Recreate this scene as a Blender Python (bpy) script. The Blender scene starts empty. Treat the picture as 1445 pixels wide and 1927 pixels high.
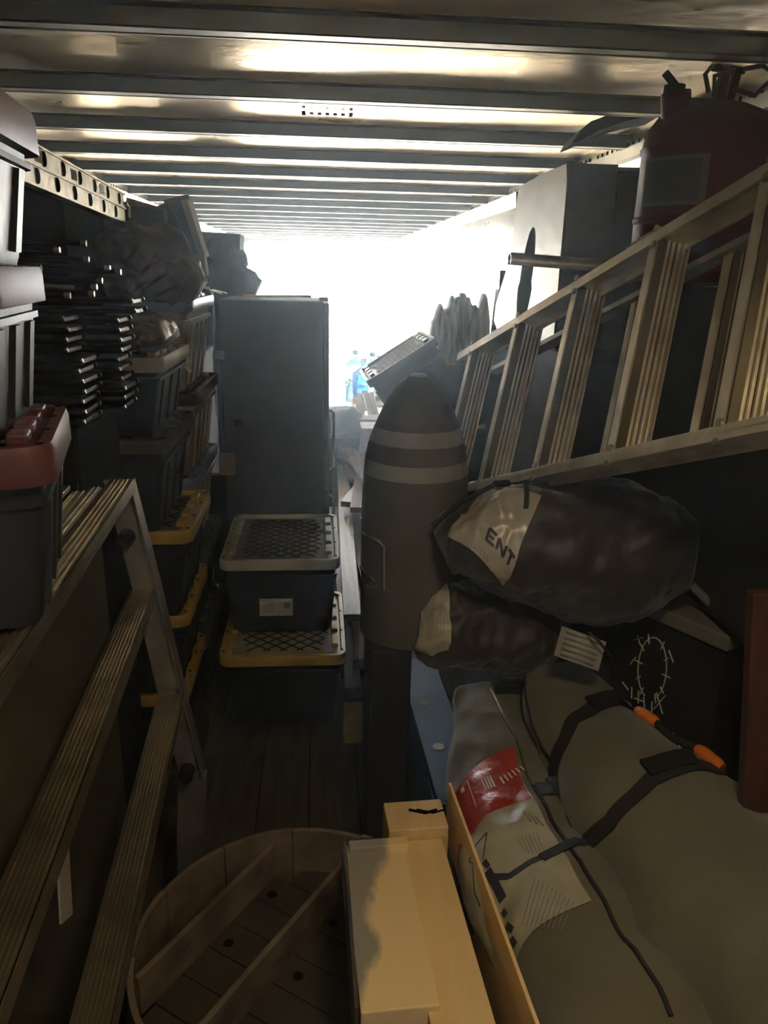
import bpy, bmesh, math, random
from mathutils import Vector, Matrix, noise, Euler
random.seed(7)
S = bpy.context.scene
COL = S.collection
R_ = math.radians
# ------------------------------------------------------------------ camera
FPX, CX, CY = 1447.0, 722.5, 963.5
dY = Vector((600 - CX, CY - 510, -FPX)).normalized()
dZ = Vector((1, -.022, 0)).cross(dY).normalized()
dX = dY.cross(dZ)
W = Matrix((dX, dY, dZ))                       # camera vector -> world vector
EYE = Vector((0, 0, 2.1))
cd = bpy.data.cameras.new('camera')
cd.sensor_fit = 'VERTICAL'; cd.sensor_height = 36; cd.lens = 36 * FPX / 1927
cd.clip_start = .02; cd.clip_end = 400
cam = bpy.data.objects.new('camera', cd); COL.objects.link(cam)
cam.matrix_world = Matrix.Translation(EYE) @ W.to_4x4()
S.camera = cam

def at(px, py, x=None, y=None, z=None):
    d = W @ Vector((px - CX, CY - py, -FPX))
    t = y / d.y if y is not None else (x / d.x if x is not None else (z - 2.1) / d.z)
    return EYE + d * t

# ------------------------------------------------------------------ light
wd = bpy.data.worlds.new('sky'); S.world = wd; wd.use_nodes = True
bg = wd.node_tree.nodes['Background']
bg.inputs[0].default_value = (.86, .93, 1, 1); bg.inputs[1].default_value = 14.0
sl = bpy.data.lights.new('sun', 'SUN'); sl.energy = 9; sl.angle = R_(.6); sl.color = (1, .9, .74)
so = bpy.data.objects.new('sun', sl); COL.objects.link(so)
so.rotation_euler = Vector((.22, -1.0, -.62)).to_track_quat('-Z', 'Y').to_euler()
# added warm fill light for the foreground, out of view above the camera
dl = bpy.data.lights.new('fill_light', 'AREA'); dl.shape = 'DISK'; dl.size = .3; dl.energy = 2.9; dl.color = (1, .80, .50)
do = bpy.data.objects.new('fill_light', dl); COL.objects.link(do); do.location = (.30, .42, 2.55)
vs = S.view_settings
vs.view_transform = 'Standard'; vs.look = 'None'; vs.exposure = 1.9; vs.gamma = 1; vs.use_curve_mapping = False
S.cycles.max_bounces = 10; S.cycles.diffuse_bounces = 5; S.cycles.glossy_bounces = 6; S.cycles.volume_bounces = 1
S.cycles.transparent_max_bounces = 12

# ------------------------------------------------------------------ materials
MATS = {}
def mat(name, col, rough=.6, metal=0., col2=None, scale=8., bump=0., bscale=None, stretch=(1, 1, 1), thr=(.35, .7),
        trans=0., spec=.5, sheen=0., coat=0., rvar=0.):
    if name in MATS: return MATS[name]
    m = bpy.data.materials.new(name); m.use_nodes = True; MATS[name] = m
    nt = m.node_tree; b = nt.nodes['Principled BSDF']
    b.inputs['Base Color'].default_value = (*col, 1); b.inputs['Roughness'].default_value = rough
    b.inputs['Metallic'].default_value = metal; b.inputs['Specular IOR Level'].default_value = spec
    b.inputs['Transmission Weight'].default_value = trans; b.inputs['Sheen Weight'].default_value = sheen
    b.inputs['Coat Weight'].default_value = coat
    tc = nt.nodes.new('ShaderNodeTexCoord'); mp = nt.nodes.new('ShaderNodeMapping')
    mp.inputs['Scale'].default_value = stretch
    nt.links.new(tc.outputs['Object'], mp.inputs[0])
    if col2 or rvar:
        n = nt.nodes.new('ShaderNodeTexNoise'); n.inputs['Scale'].default_value = scale; n.inputs['Detail'].default_value = 6
        nt.links.new(mp.outputs[0], n.inputs['Vector'])
        r = nt.nodes.new('ShaderNodeMapRange'); r.inputs[1].default_value = thr[0]; r.inputs[2].default_value = thr[1]
        nt.links.new(n.outputs['Fac'], r.inputs[0])
        if col2:
            x = nt.nodes.new('ShaderNodeMix'); x.data_type = 'RGBA'
            x.inputs[6].default_value = (*col, 1); x.inputs[7].default_value = (*col2, 1)
            nt.links.new(r.outputs[0], x.inputs[0]); nt.links.new(x.outputs[2], b.inputs['Base Color'])
        if rvar:
            q = nt.nodes.new('ShaderNodeMapRange'); q.inputs[3].default_value = rough; q.inputs[4].default_value = min(1, rough + rvar)
            nt.links.new(r.outputs[0], q.inputs[0]); nt.links.new(q.outputs[0], b.inputs['Roughness'])
    if bump:
        n2 = nt.nodes.new('ShaderNodeTexNoise'); n2.inputs['Scale'].default_value = bscale or scale * 4; n2.inputs['Detail'].default_value = 4
        nt.links.new(mp.outputs[0], n2.inputs['Vector'])
        bp = nt.nodes.new('ShaderNodeBump'); bp.inputs['Strength'].default_value = bump; bp.inputs['Distance'].default_value = .01
        nt.links.new(n2.outputs['Fac'], bp.inputs['Height']); nt.links.new(bp.outputs[0], b.inputs['Normal'])
    return m
M = dict(
    roof=mat('roof_sheet', (.92, .76, .52), .27, 1, (.82, .67, .45), 2.5, .22, 16, (1, 1, 1), rvar=.06),
    bow=mat('roof_bow_steel', (.17, .155, .125), .42, 1, (.13, .12, .11), 4, .1, 30),
    wall=mat('wall_aluminium', (.55, .50, .40), .17, 1, (.40, .36, .29), 3, .16, 7, (1, .6, 1), rvar=.08),
    rail=mat('rail_aluminium', (.70, .66, .56), .38, .85, (.5, .46, .38), 6, .12, 30),
    dark=mat('dark_hole', (.006, .0055, .005), 1, spec=0.),
    floorw=mat('floor_hardwood', (.11, .085, .06), .62, 0, (.045, .036, .028), 5, .3, 30, (6, .6, 1)),
    alu=mat('ladder_aluminium', (.80, .74, .62), .33, .72, (.50, .45, .36), 9, .15, 60, rvar=.15),
    alu2=mat('dull_aluminium', (.40, .37, .32), .48, .8, (.27, .25, .21), 8, .15, 50),
    steel=mat('galvanised_steel', (.45, .43, .38), .42, .9, (.28, .26, .23), 22, .15, 40),
    blk=mat('black_plastic', (.010, .0105, .012), .48, 0, (.018, .018, .02), 5, .08, 40),
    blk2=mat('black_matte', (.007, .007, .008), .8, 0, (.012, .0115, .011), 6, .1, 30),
    fridge=mat('charcoal_enamel', (.065, .069, .075), .6, 0, (.075, .079, .083), 2, .03, 60),
    maroon=mat('maroon_plastic', (.085, .022, .020), .55, 0, (.06, .018, .016), 6, .06, 30),
    yellow=mat('yellow_plastic', (.56, .36, .09), .45, 0, (.38, .24, .07), 9, .08, 40, thr=(.45, .75)),
    traydust=mat('dust_covered_tray', (.20, .185, .15), .65, 0, (.10, .095, .08), 5, .1, 40),
    greylid=mat('dusty_grey_plastic', (.66, .61, .48), .55, 0, (.45, .41, .32), 7, .1, 40),
    duststop=mat('dusty_black_plastic', (.14, .125, .10), .65, 0, (.06, .055, .045), 6, .1, 40),
    tan=mat('tan_plastic', (.36, .28, .16), .5, 0, (.24, .18, .11), 6, .06, 30),
    bluelid=mat('grey_blue_plastic', (.22, .27, .36), .35, 0, (.15, .19, .26), 6, .06, 30),
    smoke=mat('smoky_clear_plastic', (.38, .31, .20), .38, 0, (.2, .17, .12), 4, .05, 20, (3, 3, .5)),
    red=mat('red_enamel', (.10, .009, .009), .55, 0, (.06, .007, .007), 5, .1, 24, spec=.15),
    canvas=mat('olive_grey_canvas', (.125, .108, .066), .85, 0, (.095, .083, .05), 5, .25, 240, sheen=.2),
    canvas2=mat('green_grey_canvas', (.130, .120, .078), .85, 0, (.10, .092, .062), 4, .25, 240, sheen=.2),
    strap=mat('black_webbing', (.015, .015, .016), .7, 0, None, 8, .4, 260),
    nylon=mat('black_brown_nylon', (.026, .020, .019), .58, 0, (.018, .014, .014), 5, .4, 22, sheen=.3),
    patch=mat('silver_vinyl_patch', (.42, .38, .30), .36, .1, (.27, .24, .19), 7, .2, 20),
    patchw=mat('white_vinyl_patch', (.42, .39, .28), .42, 0, (.28, .26, .19), 9, .5, 24),
    patchr=mat('red_vinyl_patch', (.40, .055, .040), .36, 0, (.30, .035, .03), 9, .5, 26),
    ink=mat('dark_print', (.03, .03, .045), .6), inkg=mat('grey_print', (.22, .2, .18), .6), inkw=mat('pale_print', (.68, .62, .5), .6),
    paper=mat('white_paper', (.52, .5, .42), .7, 0, (.42, .4, .33), 9),
    cork=mat('brown_painted_canvas', (.085, .07, .052), .72, 0, (.06, .05, .04), 5, .15, 50, (1, 1, .3)),
    band=mat('pale_band_paint', (.25, .23, .18), .7, 0, (.17, .15, .12), 7, .15, 40, (1, 1, .3)),
    ply=mat('fresh_plywood', (.78, .54, .25), .7, 0, (.68, .46, .20), 3, .12, 60, (5, 1, 1)),
    pine=mat('bare_pine', (.74, .52, .25), .65, 0, (.58, .39, .18), 3, .1, 40, (8, .8, 8)),
    mould=mat('mouldy_plywood', (.80, .57, .28), .7, 0, (.28, .245, .19), 9, .12, 60, (1.5, .8, 1), thr=(.44, .62)),
    oldwood=mat('old_brown_wood', (.070, .050, .034), .6, 0, (.028, .022, .017), 5, .3, 30, (1, 1, 1)),
    hoop=mat('worn_hoop_wood', (.22, .16, .10), .7, 0, (.09, .065, .045), 9, .3, 40),
    lumber=mat('weathered_lumber', (.15, .155, .165), .5, 0, (.07, .07, .075), 4, .3, 30, (9, .6, 9)),
    pinkw=mat('pinkish_lumber', (.22, .13, .105), .65, 0, (.13, .08, .065), 4, .2, 30, (8, .7, 8)),
    endw=mat('sawn_end', (.52, .34, .15), .7, 0, (.4, .25, .1), 20),
    card=mat('brown_cardboard', (.36, .23, .12), .8, 0, (.28, .18, .10), 5),
    carddk=mat('grey_cardboard', (.15, .14, .13), .75, 0, (.12, .11, .1), 5),
    tarp=mat('brown_tarp', (.22, .15, .08), .6, 0, (.10, .072, .042), 9, .6, 18),
    leather=mat('brown_vinyl_pillow', (.22, .13, .075), .30, 0, (.13, .085, .055), 7, .3, 14),
    blue=mat('blue_painted_board', (.035, .10, .22), .6, 0, (.03, .075, .15), 5, .1, 30),
    spot=mat('cream_paint', (.55, .55, .42), .7, 0, (.42, .42, .32), 30),
    rust=mat('rust_brown_wood', (.07, .020, .009), .6, 0, (.035, .012, .007), 6, .1, 30, (6, 6, .8)),
    orange=mat('orange_grip', (.80, .20, .02), .6, 0, (.62, .14, .015), 8, .3, 120),
    drift=mat('driftwood', (.80, .58, .36), .75, 0, (.25, .18, .11), 14, .8, 20, (1, 1, .22), thr=(.42, .62)),
    teal=mat('teal_plastic', (.03, .25, .22), .5), water=mat('blue_clear_plastic', (.10, .42, .90), .12, 0, trans=.75),
    greencap=mat('green_cap', (.05, .42, .25), .5), board=mat('dusty_dark_board', (.085, .070, .042), .5, .1, (.05, .042, .03), 3, .1, 20),
    white=mat('white_paint', (.7, .68, .6), .5), chalk=mat('chalk', (.55, .55, .5), .9),
    ground=mat('pale_concrete', (.62, .55, .45), .9, 0, (.55, .49, .4), .4), ylw2=mat('yellow_enamel', (.75, .45, .05), .4),
    rubber=mat('black_rubber', (.012, .012, .012), .6), label=mat('label_paper', (.50, .47, .38), .6),
    canlab2=mat('can_label_face', (.055, .05, .03), .6, 0, (.04, .036, .022), 9), boxside=mat('brushed_box_side', (.24, .21, .16), .50, .5, (.15, .13, .10), 6, .25, 14, (1, .5, 1)),
    web=mat('tread_web', (.22, .19, .14), .42, .8, (.13, .11, .085), 7, .12, 50),
    tread=mat('tread_aluminium', (.50, .43, .31), .34, .95, (.34, .29, .21), 9, .1, 60),
    canlab=mat('faded_can_label', (.10, .085, .05), .6, 0, (.07, .06, .04), 9),
)

def stained(m):
    nt = m.node_tree; tc = [n for n in nt.nodes if n.type == 'TEX_COORD'][0]; sx = nt.nodes.new('ShaderNodeSeparateXYZ')
    nt.links.new(tc.outputs['Object'], sx.inputs[0])
    mr = [n for n in nt.nodes if n.type == 'MAP_RANGE'][0]; nz = [n for n in nt.nodes if n.type == 'TEX_NOISE'][0]
    a = nt.nodes.new('ShaderNodeMath'); a.operation = 'MULTIPLY_ADD'; a.inputs[1].default_value = -7.0; a.inputs[2].default_value = .80
    nt.links.new(sx.outputs[0], a.inputs[0])
    b = nt.nodes.new('ShaderNodeMath'); b.operation = 'MULTIPLY_ADD'; b.inputs[1].default_value = 1.5; b.inputs[2].default_value = -1.98
    nt.links.new(sx.outputs[1], b.inputs[0])
    c = nt.nodes.new('ShaderNodeMath'); c.operation = 'ADD'; nt.links.new(a.outputs[0], c.inputs[0]); nt.links.new(b.outputs[0], c.inputs[1])
    d = nt.nodes.new('ShaderNodeMath'); d.operation = 'ADD'; nt.links.new(c.outputs[0], d.inputs[0]); nt.links.new(nz.outputs['Fac'], d.inputs[1])
    nt.links.new(d.outputs[0], mr.inputs[0])
stained(M['mould'])

# ------------------------------------------------------------------ mesh helpers
def fin(name, bm, m, parent=None, smooth=False, bevel=0.):
    if bevel:
        bmesh.ops.bevel(bm, geom=[e for e in bm.edges], offset=bevel, segments=2, affect='EDGES', profile=.5, clamp_overlap=True)
    bmesh.ops.recalc_face_normals(bm, faces=bm.faces)
    me = bpy.data.meshes.new(name); bm.to_mesh(me); bm.free()
    if smooth:
        for p in me.polygons: p.use_smooth = True
        if smooth != 'all':
            me.set_sharp_from_angle(angle=R_(38))
    me.materials.append(m)
    o = bpy.data.objects.new(name, me); COL.objects.link(o)
    if parent is not None: o.parent = parent
    return o

def box(bm, c, s, rot=None, taper=1.):
    """box with centre c, size s; the top is scaled by taper"""
    M3 = Euler(rot).to_matrix() if rot else Matrix.Identity(3)
    v = []
    for z in (-.5, .5):
        k = taper if z > 0 else 1
        for x, y in ((-.5, -.5), (.5, -.5), (.5, .5), (-.5, .5)):
            v.append(bm.verts.new(Vector(c) + M3 @ Vector((x * s[0] * k, y * s[1] * k, z * s[2]))))
    for f in ((3, 2, 1, 0), (4, 5, 6, 7), (0, 1, 5, 4), (1, 2, 6, 5), (2, 3, 7, 6), (3, 0, 4, 7)):
        bm.faces.new([v[i] for i in f])
    return bm

def obox(bm, a, b, w, h, up=Vector((0, 0, 1))):
    """bar from a to b, w across, h along up"""
    a, b = Vector(a), Vector(b); d = (b - a).normalized(); s = d.cross(up).normalized(); u = s.cross(d)
    v = [bm.verts.new(p + s * (x * w) + u * (y * h)) for p in (a, b) for x, y in ((-.5, -.5), (.5, -.5), (.5, .5), (-.5, .5))]
    for f in ((3, 2, 1, 0), (4, 5, 6, 7), (0, 1, 5, 4), (1, 2, 6, 5), (2, 3, 7, 6), (3, 0, 4, 7)):
        bm.faces.new([v[i] for i in f])
    return bm

def tube(bm, pts, r, n=8, caps=True):
    pts = [Vector(p) for p in pts]; rings = []; prev = None
    for i, p in enumerate(pts):
        d = (pts[min(i + 1, len(pts) - 1)] - pts[max(i - 1, 0)]).normalized()
        if prev is None:
            prev = d.orthogonal().normalized()
        u = (prev - d * prev.dot(d)).normalized(); prev = u; v = d.cross(u)
        rr = r[i] if isinstance(r, (list, tuple)) else r
        rings.append([bm.verts.new(p + (u * math.cos(t) + v * math.sin(t)) * rr) for t in [2 * math.pi * k / n for k in range(n)]])
    for a, b in zip(rings, rings[1:]):
        for k in range(n): bm.faces.new((a[k], a[(k + 1) % n], b[(k + 1) % n], b[k]))
    if caps:
        bm.faces.new(rings[0][::-1]); bm.faces.new(rings[-1])
    return bm

def lathe(bm, c, prof, n=24, cap=True, axis=None):
    """prof = [(r, z)...] around the vertical (or axis matrix) at c"""
    A = axis or Matrix.Identity(3); rings = []
    for r, z in prof:
        rings.append([bm.verts.new(Vector(c) + A @ Vector((r * math.cos(2 * math.pi * k / n), r * math.sin(2 * math.pi * k / n), z))) for k in range(n)])
    for a, b in zip(rings, rings[1:]):
        for k in range(n): bm.faces.new((a[k], a[(k + 1) % n], b[(k + 1) % n], b[k]))
    if cap: bm.faces.new(rings[0][::-1]); bm.faces.new(rings[-1])
    return bm

def prism(bm, pts, off):
    """closed outline extruded by vector off"""
    a = [bm.verts.new(Vector(p)) for p in pts]; b = [bm.verts.new(Vector(p) + Vector(off)) for p in pts]
    bm.faces.new(a[::-1]); bm.faces.new(b); n = len(a)
    for k in range(n): bm.faces.new((a[k], a[(k + 1) % n], b[(k + 1) % n], b[k]))
    return bm

def NB(): return bmesh.new()
def thing(name, label, cat, loc=(0, 0, 0), rotz=0., group=None, rot=None):
    o = bpy.data.objects.new(name, None); COL.objects.link(o); o.empty_display_size = .05
    o.location = loc; o.rotation_euler = rot or (0, 0, rotz); o['label'] = label; o['category'] = cat
    if group: o['group'] = group
    return o
def tag(o, label, cat, group=None):
    o['label'] = label; o['category'] = cat
    if group: o['group'] = group
    return o
def struct(o, label=None):
    o['kind'] = 'structure'
    if label: o['label'] = label; o['category'] = 'structure'
    return o

# ================================================================== THE TRAILER
XL, XR, YB, YF, ZR = -1.30, 1.20, -1.6, 13.0, 2.63
# floor of hardwood planks, each its own part
fl = thing('floor', 'dark worn hardwood plank floor of the trailer', 'floor'); fl['kind'] = 'structure'
bm = NB(); box(bm, ((XL + XR) / 2, (YB + YF) / 2, -.045), (XR - XL, YF - YB, .03)); fin('subfloor', bm, M['dark'], fl)
n = 12; pw = (XR - XL) / n
bm = NB(); box(bm, (0, 0, -.015), (pw - .006, YF - YB, .03)); p0 = fin('plank', bm, M['floorw'], fl)
for i in range(n):
    p = p0 if i == 0 else p0.copy()
    if i: COL.objects.link(p); p.parent = fl
    p.location = (XL + pw * (i + .5), (YB + YF) / 2, random.uniform(-.002, .001))

def wallpanels(name, x, side, lab):
    w = thing(name, lab, 'wall'); w['kind'] = 'structure'
    y = YB; k = 0
    while y < YF - .01:
        y2 = min(y + 1.22, YF)
        bm = NB(); box(bm, (x + side * .02, (y + y2) / 2, ZR / 2), (.04, y2 - y - .004, ZR)); fin('panel', bm, M['wall'], w)
        y = y2
    bm = NB()
    y = YB + .02
    while y < YF:
        for dy in (0, .1):
            for j in range(24):
                lathe(bm, (x, y + dy, .15 + j * .1), [(.006, 0), (.004, .003)], 6, axis=Matrix.Rotation(-side * math.pi / 2, 3, 'Y'))
        y += 1.22
    o = fin('rivet', bm, M['bow'], w); o['kind'] = 'stuff'
    return w
wallpanels('wall_right', XR, 1, 'brushed aluminium side wall with rivet rows on the right')
wallpanels('wall_left', XL, -1, 'brushed aluminium side wall behind the stacked totes on the left')
bm = NB(); box(bm, ((XL + XR) / 2, YB - .02, ZR / 2), (XR - XL + .08, .04, ZR)); struct(fin('wall_front', bm, M['wall']))

# roof: one sheet per bay, gently dished, with hat-section bows below it
ce = thing('ceiling', 'dull metal sheet roof on many cross bows', 'ceiling'); ce['kind'] = 'structure'
PITCH, Y0 = .638, 1.862
ks = list(range(-5, 18))
for i, k in enumerate(ks):
    ya = Y0 - .03 + k * PITCH; yb = min(ya + PITCH, YF)
    if ya > YF: break
    bm = NB(); nx, ny = 26, 8; g = []
    for a in range(nx + 1):
        row = []
        for b in range(ny + 1):
            x = XL + (XR - XL) * a / nx; y = ya + (yb - ya) * b / ny
            e = max(0., math.sin(math.pi * a / nx)) ** .3 * math.sin(math.pi * b / ny)
            z = ZR - .018 + e * (.010 * noise.noise(Vector((x * 1.7, y * 2.1, k * 3.7))) - .006 + .003 * noise.noise(Vector((x * 6, y * 6, k))))
            row.append(bm.verts.new((x, y, z)))
        g.append(row)
    for a in range(nx):
        for b in range(ny): bm.faces.new((g[a][b], g[a + 1][b], g[a + 1][b + 1], g[a][b + 1]))
    bmesh.ops.solidify(bm, geom=bm.faces[:], thickness=-.004)
    o = fin('panel', bm, M['roof'], ce, smooth=True)
bm = NB(); box(bm, ((XL + XR) / 2, (YB + YF) / 2, ZR + .04), (XR - XL + .1, YF - YB, .03)); fin('roof_skin', bm, M['bow'], ce)
proto = None
for k in ks:
    y = Y0 + k * PITCH
    if y > YF - .1 or y < YB + .1: continue
    if proto is None:
        bm = NB()
        prof = [(-.050, .058), (-.050, .053), (-.030, .050), (-.026, .004), (-.022, 0), (.014, 0), (.018, .004), (.018, .010), (.024, .010), (.026, .0), (.034, 0), (.036, .006), (.04, .050), (.058, .053), (.058, .058)]
        prism(bm, [(XL + .03, a, b) for a, b in prof], (XR - XL - .06, 0, 0))
        proto = o = fin('roof_bow', bm, M['bow'], ce)
    else:
        o = proto.copy(); COL.objects.link(o); o.parent = ce
    o.location = (0, y, ZR - .060); o.scale = (1, 1, .72)
STX, STY = .03, 2.835
bm = NB()                                                 # stencilled vent marks on the third sheet
for i in range(7):
    x = STX + (i - 3) * .026
    box(bm, (x, STY, ZR - .032), (.012, .05 if i in (0, 6) else .02, .004))
o = fin('stencil_mark', bm, M['dark'], ce); o['kind'] = 'stuff'

# top rails with punched holes
def rail(name, x, side, lab):
    t = thing(name, lab, 'trim'); t['kind'] = 'structure'
    bm = NB()
    prism(bm, [(x, YB, 2.50), (x - side * .012, YB, 2.50), (x - side * .016, YB, 2.525), (x - side * .030, YB, 2.535), (x - side * .034, YB, 2.612), (x - side * .075, YB, 2.618), (x - side * .075, YB, ZR - .002), (x, YB, ZR - .002)], (0, YF - YB, 0))
    fin('rail_extrusion', bm, M['rail'], t)
    bm = NB(); y = YB + .1; k = 0
    ax = Matrix.Rotation(-side * math.pi / 2, 3, 'Y')
    while y < YF:
        lathe(bm, (x - side * .0325, y, 2.580), [(.0075, 0), (.0075, .003)], 8, axis=ax)
        if k % 5 == 0:
            lathe(bm, (x - side * .013, y, 2.512), [(.005, 0), (.005, .004)], 6, axis=ax)
        y += .055 if k % 12 else .10
        k += 1
    o = fin('punched_hole', bm, M['dark'], t); o['kind'] = 'stuff'
    return t
rail('trim_1', XR, 1, 'punched aluminium top rail along the right wall')
rail('trim_2', XL, -1, 'punched aluminium top rail along the left wall')

# rear door frame, open
fr = thing('door_1', 'open rear doorway of the trailer with steel frame', 'doorway', (0, YF, 0)); fr['kind'] = 'structure'
bm = NB(); box(bm, ((XL + XR) / 2, .03, 2.57), (XR - XL, .08, .14), None); fin('header', bm, M['bow'], fr, bevel=.006)
for x in (XL + .035, XR - .05):
    bm = NB(); box(bm, (x, .03, 1.25), (.07, .08, 2.5)); fin('post', bm, M['bow'], fr, bevel=.006)
bm = NB(); box(bm, (XR - .11, 0, 2.54), (.20, .05, .10)); fin('gusset_plate', bm, M['steel'], fr, bevel=.004)
bm = NB(); box(bm, (0, 60, -1.25), (160, 120, .1)); g = fin('ground', bm, M['ground']); g.location = (0, YF - 1.5, 0); struct(g)

# unseen fixture made up around the added fill light
t = thing('fill_fixture', 'round unseen fixture added for the fill light under the roof', 'lamp', (.30, .42, 2.575))
bm = NB(); lathe(bm, (0, 0, 0), [(.16, 0), (.16, .02), (.17, .03), (.17, .05)], 24); fin('fixture_housing', bm, M['steel'], t)

# ================================================================== TOTES
def slab_ring(bm, w, d, z0, z1, r=.03, seg=4):
    pts = []
    for cx, cy, a0 in ((w / 2 - r, d / 2 - r, 0), (-w / 2 + r, d / 2 - r, 90), (-w / 2 + r, -d / 2 + r, 180), (w / 2 - r, -d / 2 + r, 270)):
        for k in range(seg + 1):
            a = R_(a0 + 90 * k / seg); pts.append((cx + r * math.cos(a), cy + r * math.sin(a)))
    return pts
def loft(bm, loops, cap0=True, cap1=True):
    rings = [[bm.verts.new(p) for p in l] for l in loops]; n = len(rings[0])
    for a, b in zip(rings, rings[1:]):
        for k in range(n): bm.faces.new((a[k], a[(k + 1) % n], b[(k + 1) % n], b[k]))
    if cap0: bm.faces.new(rings[0][::-1])
    if cap1: bm.faces.new(rings[-1])
    return bm
def tote(label, loc, w, d, h, lid, body='blk', rz=0., rot=None, group=None, top='duststop', labelside=None, deep=.035):
    """w along local x, d along local y; loc = centre of the base"""
    t = thing('storage_tote', label, 'storage tote', loc, rz, group, rot)
    hb = h - deep
    bm = NB(); L = []
    for k, (z, s) in enumerate(((0, .86), (.012, .875), (hb * .80, .955), (hb * .81, .985), (hb * .86, .985), (hb * .865, .955), (hb, .965))):
        L.append([(x, y, z) for x, y in slab_ring(bm, w * s - .02, d * s - .02, 0, 0, .035)])
    loft(bm, L); fin('bin', bm, M[body], t, smooth=True)
    # moulded ribs on all four sides
    bm = NB()
    for sx, sy, ln in ((1, 0, d), (-1, 0, d), (0, 1, w), (0, -1, w)):
        k = 4 if ln > .6 else 3
        for i in range(k):
            q = (-.5 + (i + .5) / k) * ln * .78
            b = [(q - .012), (q + .012)]
            half = (w if sx else d) / 2
            r0, r1 = half * .875 - .009, half * .955 - .011
            if sx:
                a = (sx * r0, q, .02); c = (sx * r1, q, hb * .79)
            else:
                a = (q, sy * r0, .02); c = (q, sy * r1, hb * .79)
            obox(bm, a, c, .03 if sx else .014, .014 if sx else .03, Vector((1, 0, 0)) if not sx else Vector((1, 0, .001)))
    fin('rib', bm, M[body], t)['kind'] = 'stuff'
    # lid: skirt, raised rim and sunken dusty tray
    bm = NB(); L = []
    for z, s in ((hb - .012, 1.0), (hb - .010, 1.004), (hb + deep * .75, 1.0), (hb + deep, .985), (hb + deep, .90), (hb + deep * .55, .875)):
        e = (1 - s)
        L.append([(x, y, z) for x, y in slab_ring(bm, w - e * .4, d - e * .4, 0, 0, max(.012, .05 - e * .1))])
    loft(bm, L, True, True); ld = fin('lid', bm, M[lid], t, smooth=True)
    bm = NB(); zz = hb + deep * .55
    if top != lid:
        box(bm, (0, 0, zz + .001), (w - .11, d - .11, .003)); fin('lid_tray', bm, M[top], t)
    bm = NB()
    nx, ny = 5, 4                                         # diamond ribbing
    for i in range(-nx, nx + 1):
        for s in (1, -1):
            p = []
            wx, wy = (w - .16) / 2, (d - .16) / 2
            c = i * (w - .1) / nx * .8
            a = Vector((c - wy * s * 1.1, -wy, 0)); b = Vector((c + wy * s * 1.1, wy, 0))
            q = []
            for kk in range(21):
                v = a.lerp(b, kk / 20)
                if abs(v.x) <= wx: q.append(v)
            if len(q) > 1: obox(bm, q[0] + Vector((0, 0, zz + .004)), q[-1] + Vector((0, 0, zz + .004)), .005, .005)
    fin('diamond_rib', bm, M['blk'] if top != 'duststop' else M['blk2'], t)['kind'] = 'stuff'
    for s in (-1, 1):                                     # latch lugs along the two sides
        for i in range(4):
            bm = NB(); y = (-.5 + (i + .5) / 4) * d * .8
            box(bm, (s * (w / 2 - .050), y, hb + deep + .001), (.030, d * .13, .018)); fin('lug', bm, M[lid], t, bevel=.004)
    bm = NB()
    for s in (-1, 1):
        for y in (-.42, -.15, .15, .42):
            lathe(bm, (s * (w / 2 - .018), y * d, hb + deep), [(.006, 0), (.006, .0012)], 8)
    fin('lid_hole', bm, M['dark'], t)['kind'] = 'stuff'
    if labelside:
        bm = NB(); box(bm, (-.02, -d / 2 * .955 - .001, hb * .42), (.15, .004, .082), (R_(-4), 0, 0)); lb = fin('sticker', bm, M['label'], t)
        lb['label'] = 'cream paper sticker with faint print'
        bm = NB()
        for j in range(5): box(bm, (-.055, -d / 2 * .955 - .004, hb * .42 - .028 + j * .011), (.05, .001, .003))
        box(bm, (.03, -d / 2 * .955 - .004, hb * .42 + .01), (.03, .001, .03))
        fin('print', bm, M['inkg'], lb)['kind'] = 'stuff'
    return t

# centre stack in the aisle
tote('black tote with dusty grey lid on top of the aisle stack', (-.18, 3.58, .49), .54, .70, .375, 'greylid', labelside=True, top='traydust')
tote('black tote with yellow rim at the bottom of the aisle stack', (-.165, 3.40, .115), .56, .72, .375, 'yellow', top='tan')
# left stack A beside the ladder
tote('black tote with dark tan lid, topmost of the middle left stack', (-.875, 2.86, 1.555), .74, .60, .265, 'tan')
tote('black tote with black ridged lid, second from top in middle left stack', (-.875, 2.86, 1.215), .74, .60, .335, 'duststop')
tote('black tote with thick yellow lid hooked above the ladder top', (-.855, 2.90, .865), .80, .56, .345, 'yellow')
tote('black tote with yellow lid just above the lowest yellow lid', (-.88, 2.95, .515), .78, .56, .345, 'yellow')
tote('black tote with yellow lid, lowest of the middle left stack', (-.90, 2.98, .165), .76, .56, .345, 'yellow')
bm = NB(); box(bm, (-.90, 2.98, .08), (.74, .56, .16)); tag(fin('wooden_skid', bm, M['oldwood'], None, bevel=.005), 'low dark wooden skid under the middle left tote stack', 'skid')
# left stack B behind
tote('smoky tote with grey blue lid under the maroon lidded one', (-.90, 3.58, .86), .76, .74, .385, 'bluelid', 'smoke')
tote('smoky clear tote with maroon lid beside the tall fridge', (-.88, 3.58, 1.245), .76, .74, .36, 'maroon', 'smoke')
tote('smoky clear tote with shiny pale lid, topmost behind the middle left stack', (-.885, 3.58, 1.605), .76, .72, .375, 'bluelid', 'smoke')
tote('dark tote with black lid at the base of the rear left stack', (-.90, 3.58, .475), .76, .74, .385, 'duststop')
tote('dark tote standing on the floor under the rear left stack', (-.90, 3.58, .0), .76, .74, .475, 'duststop')
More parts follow.
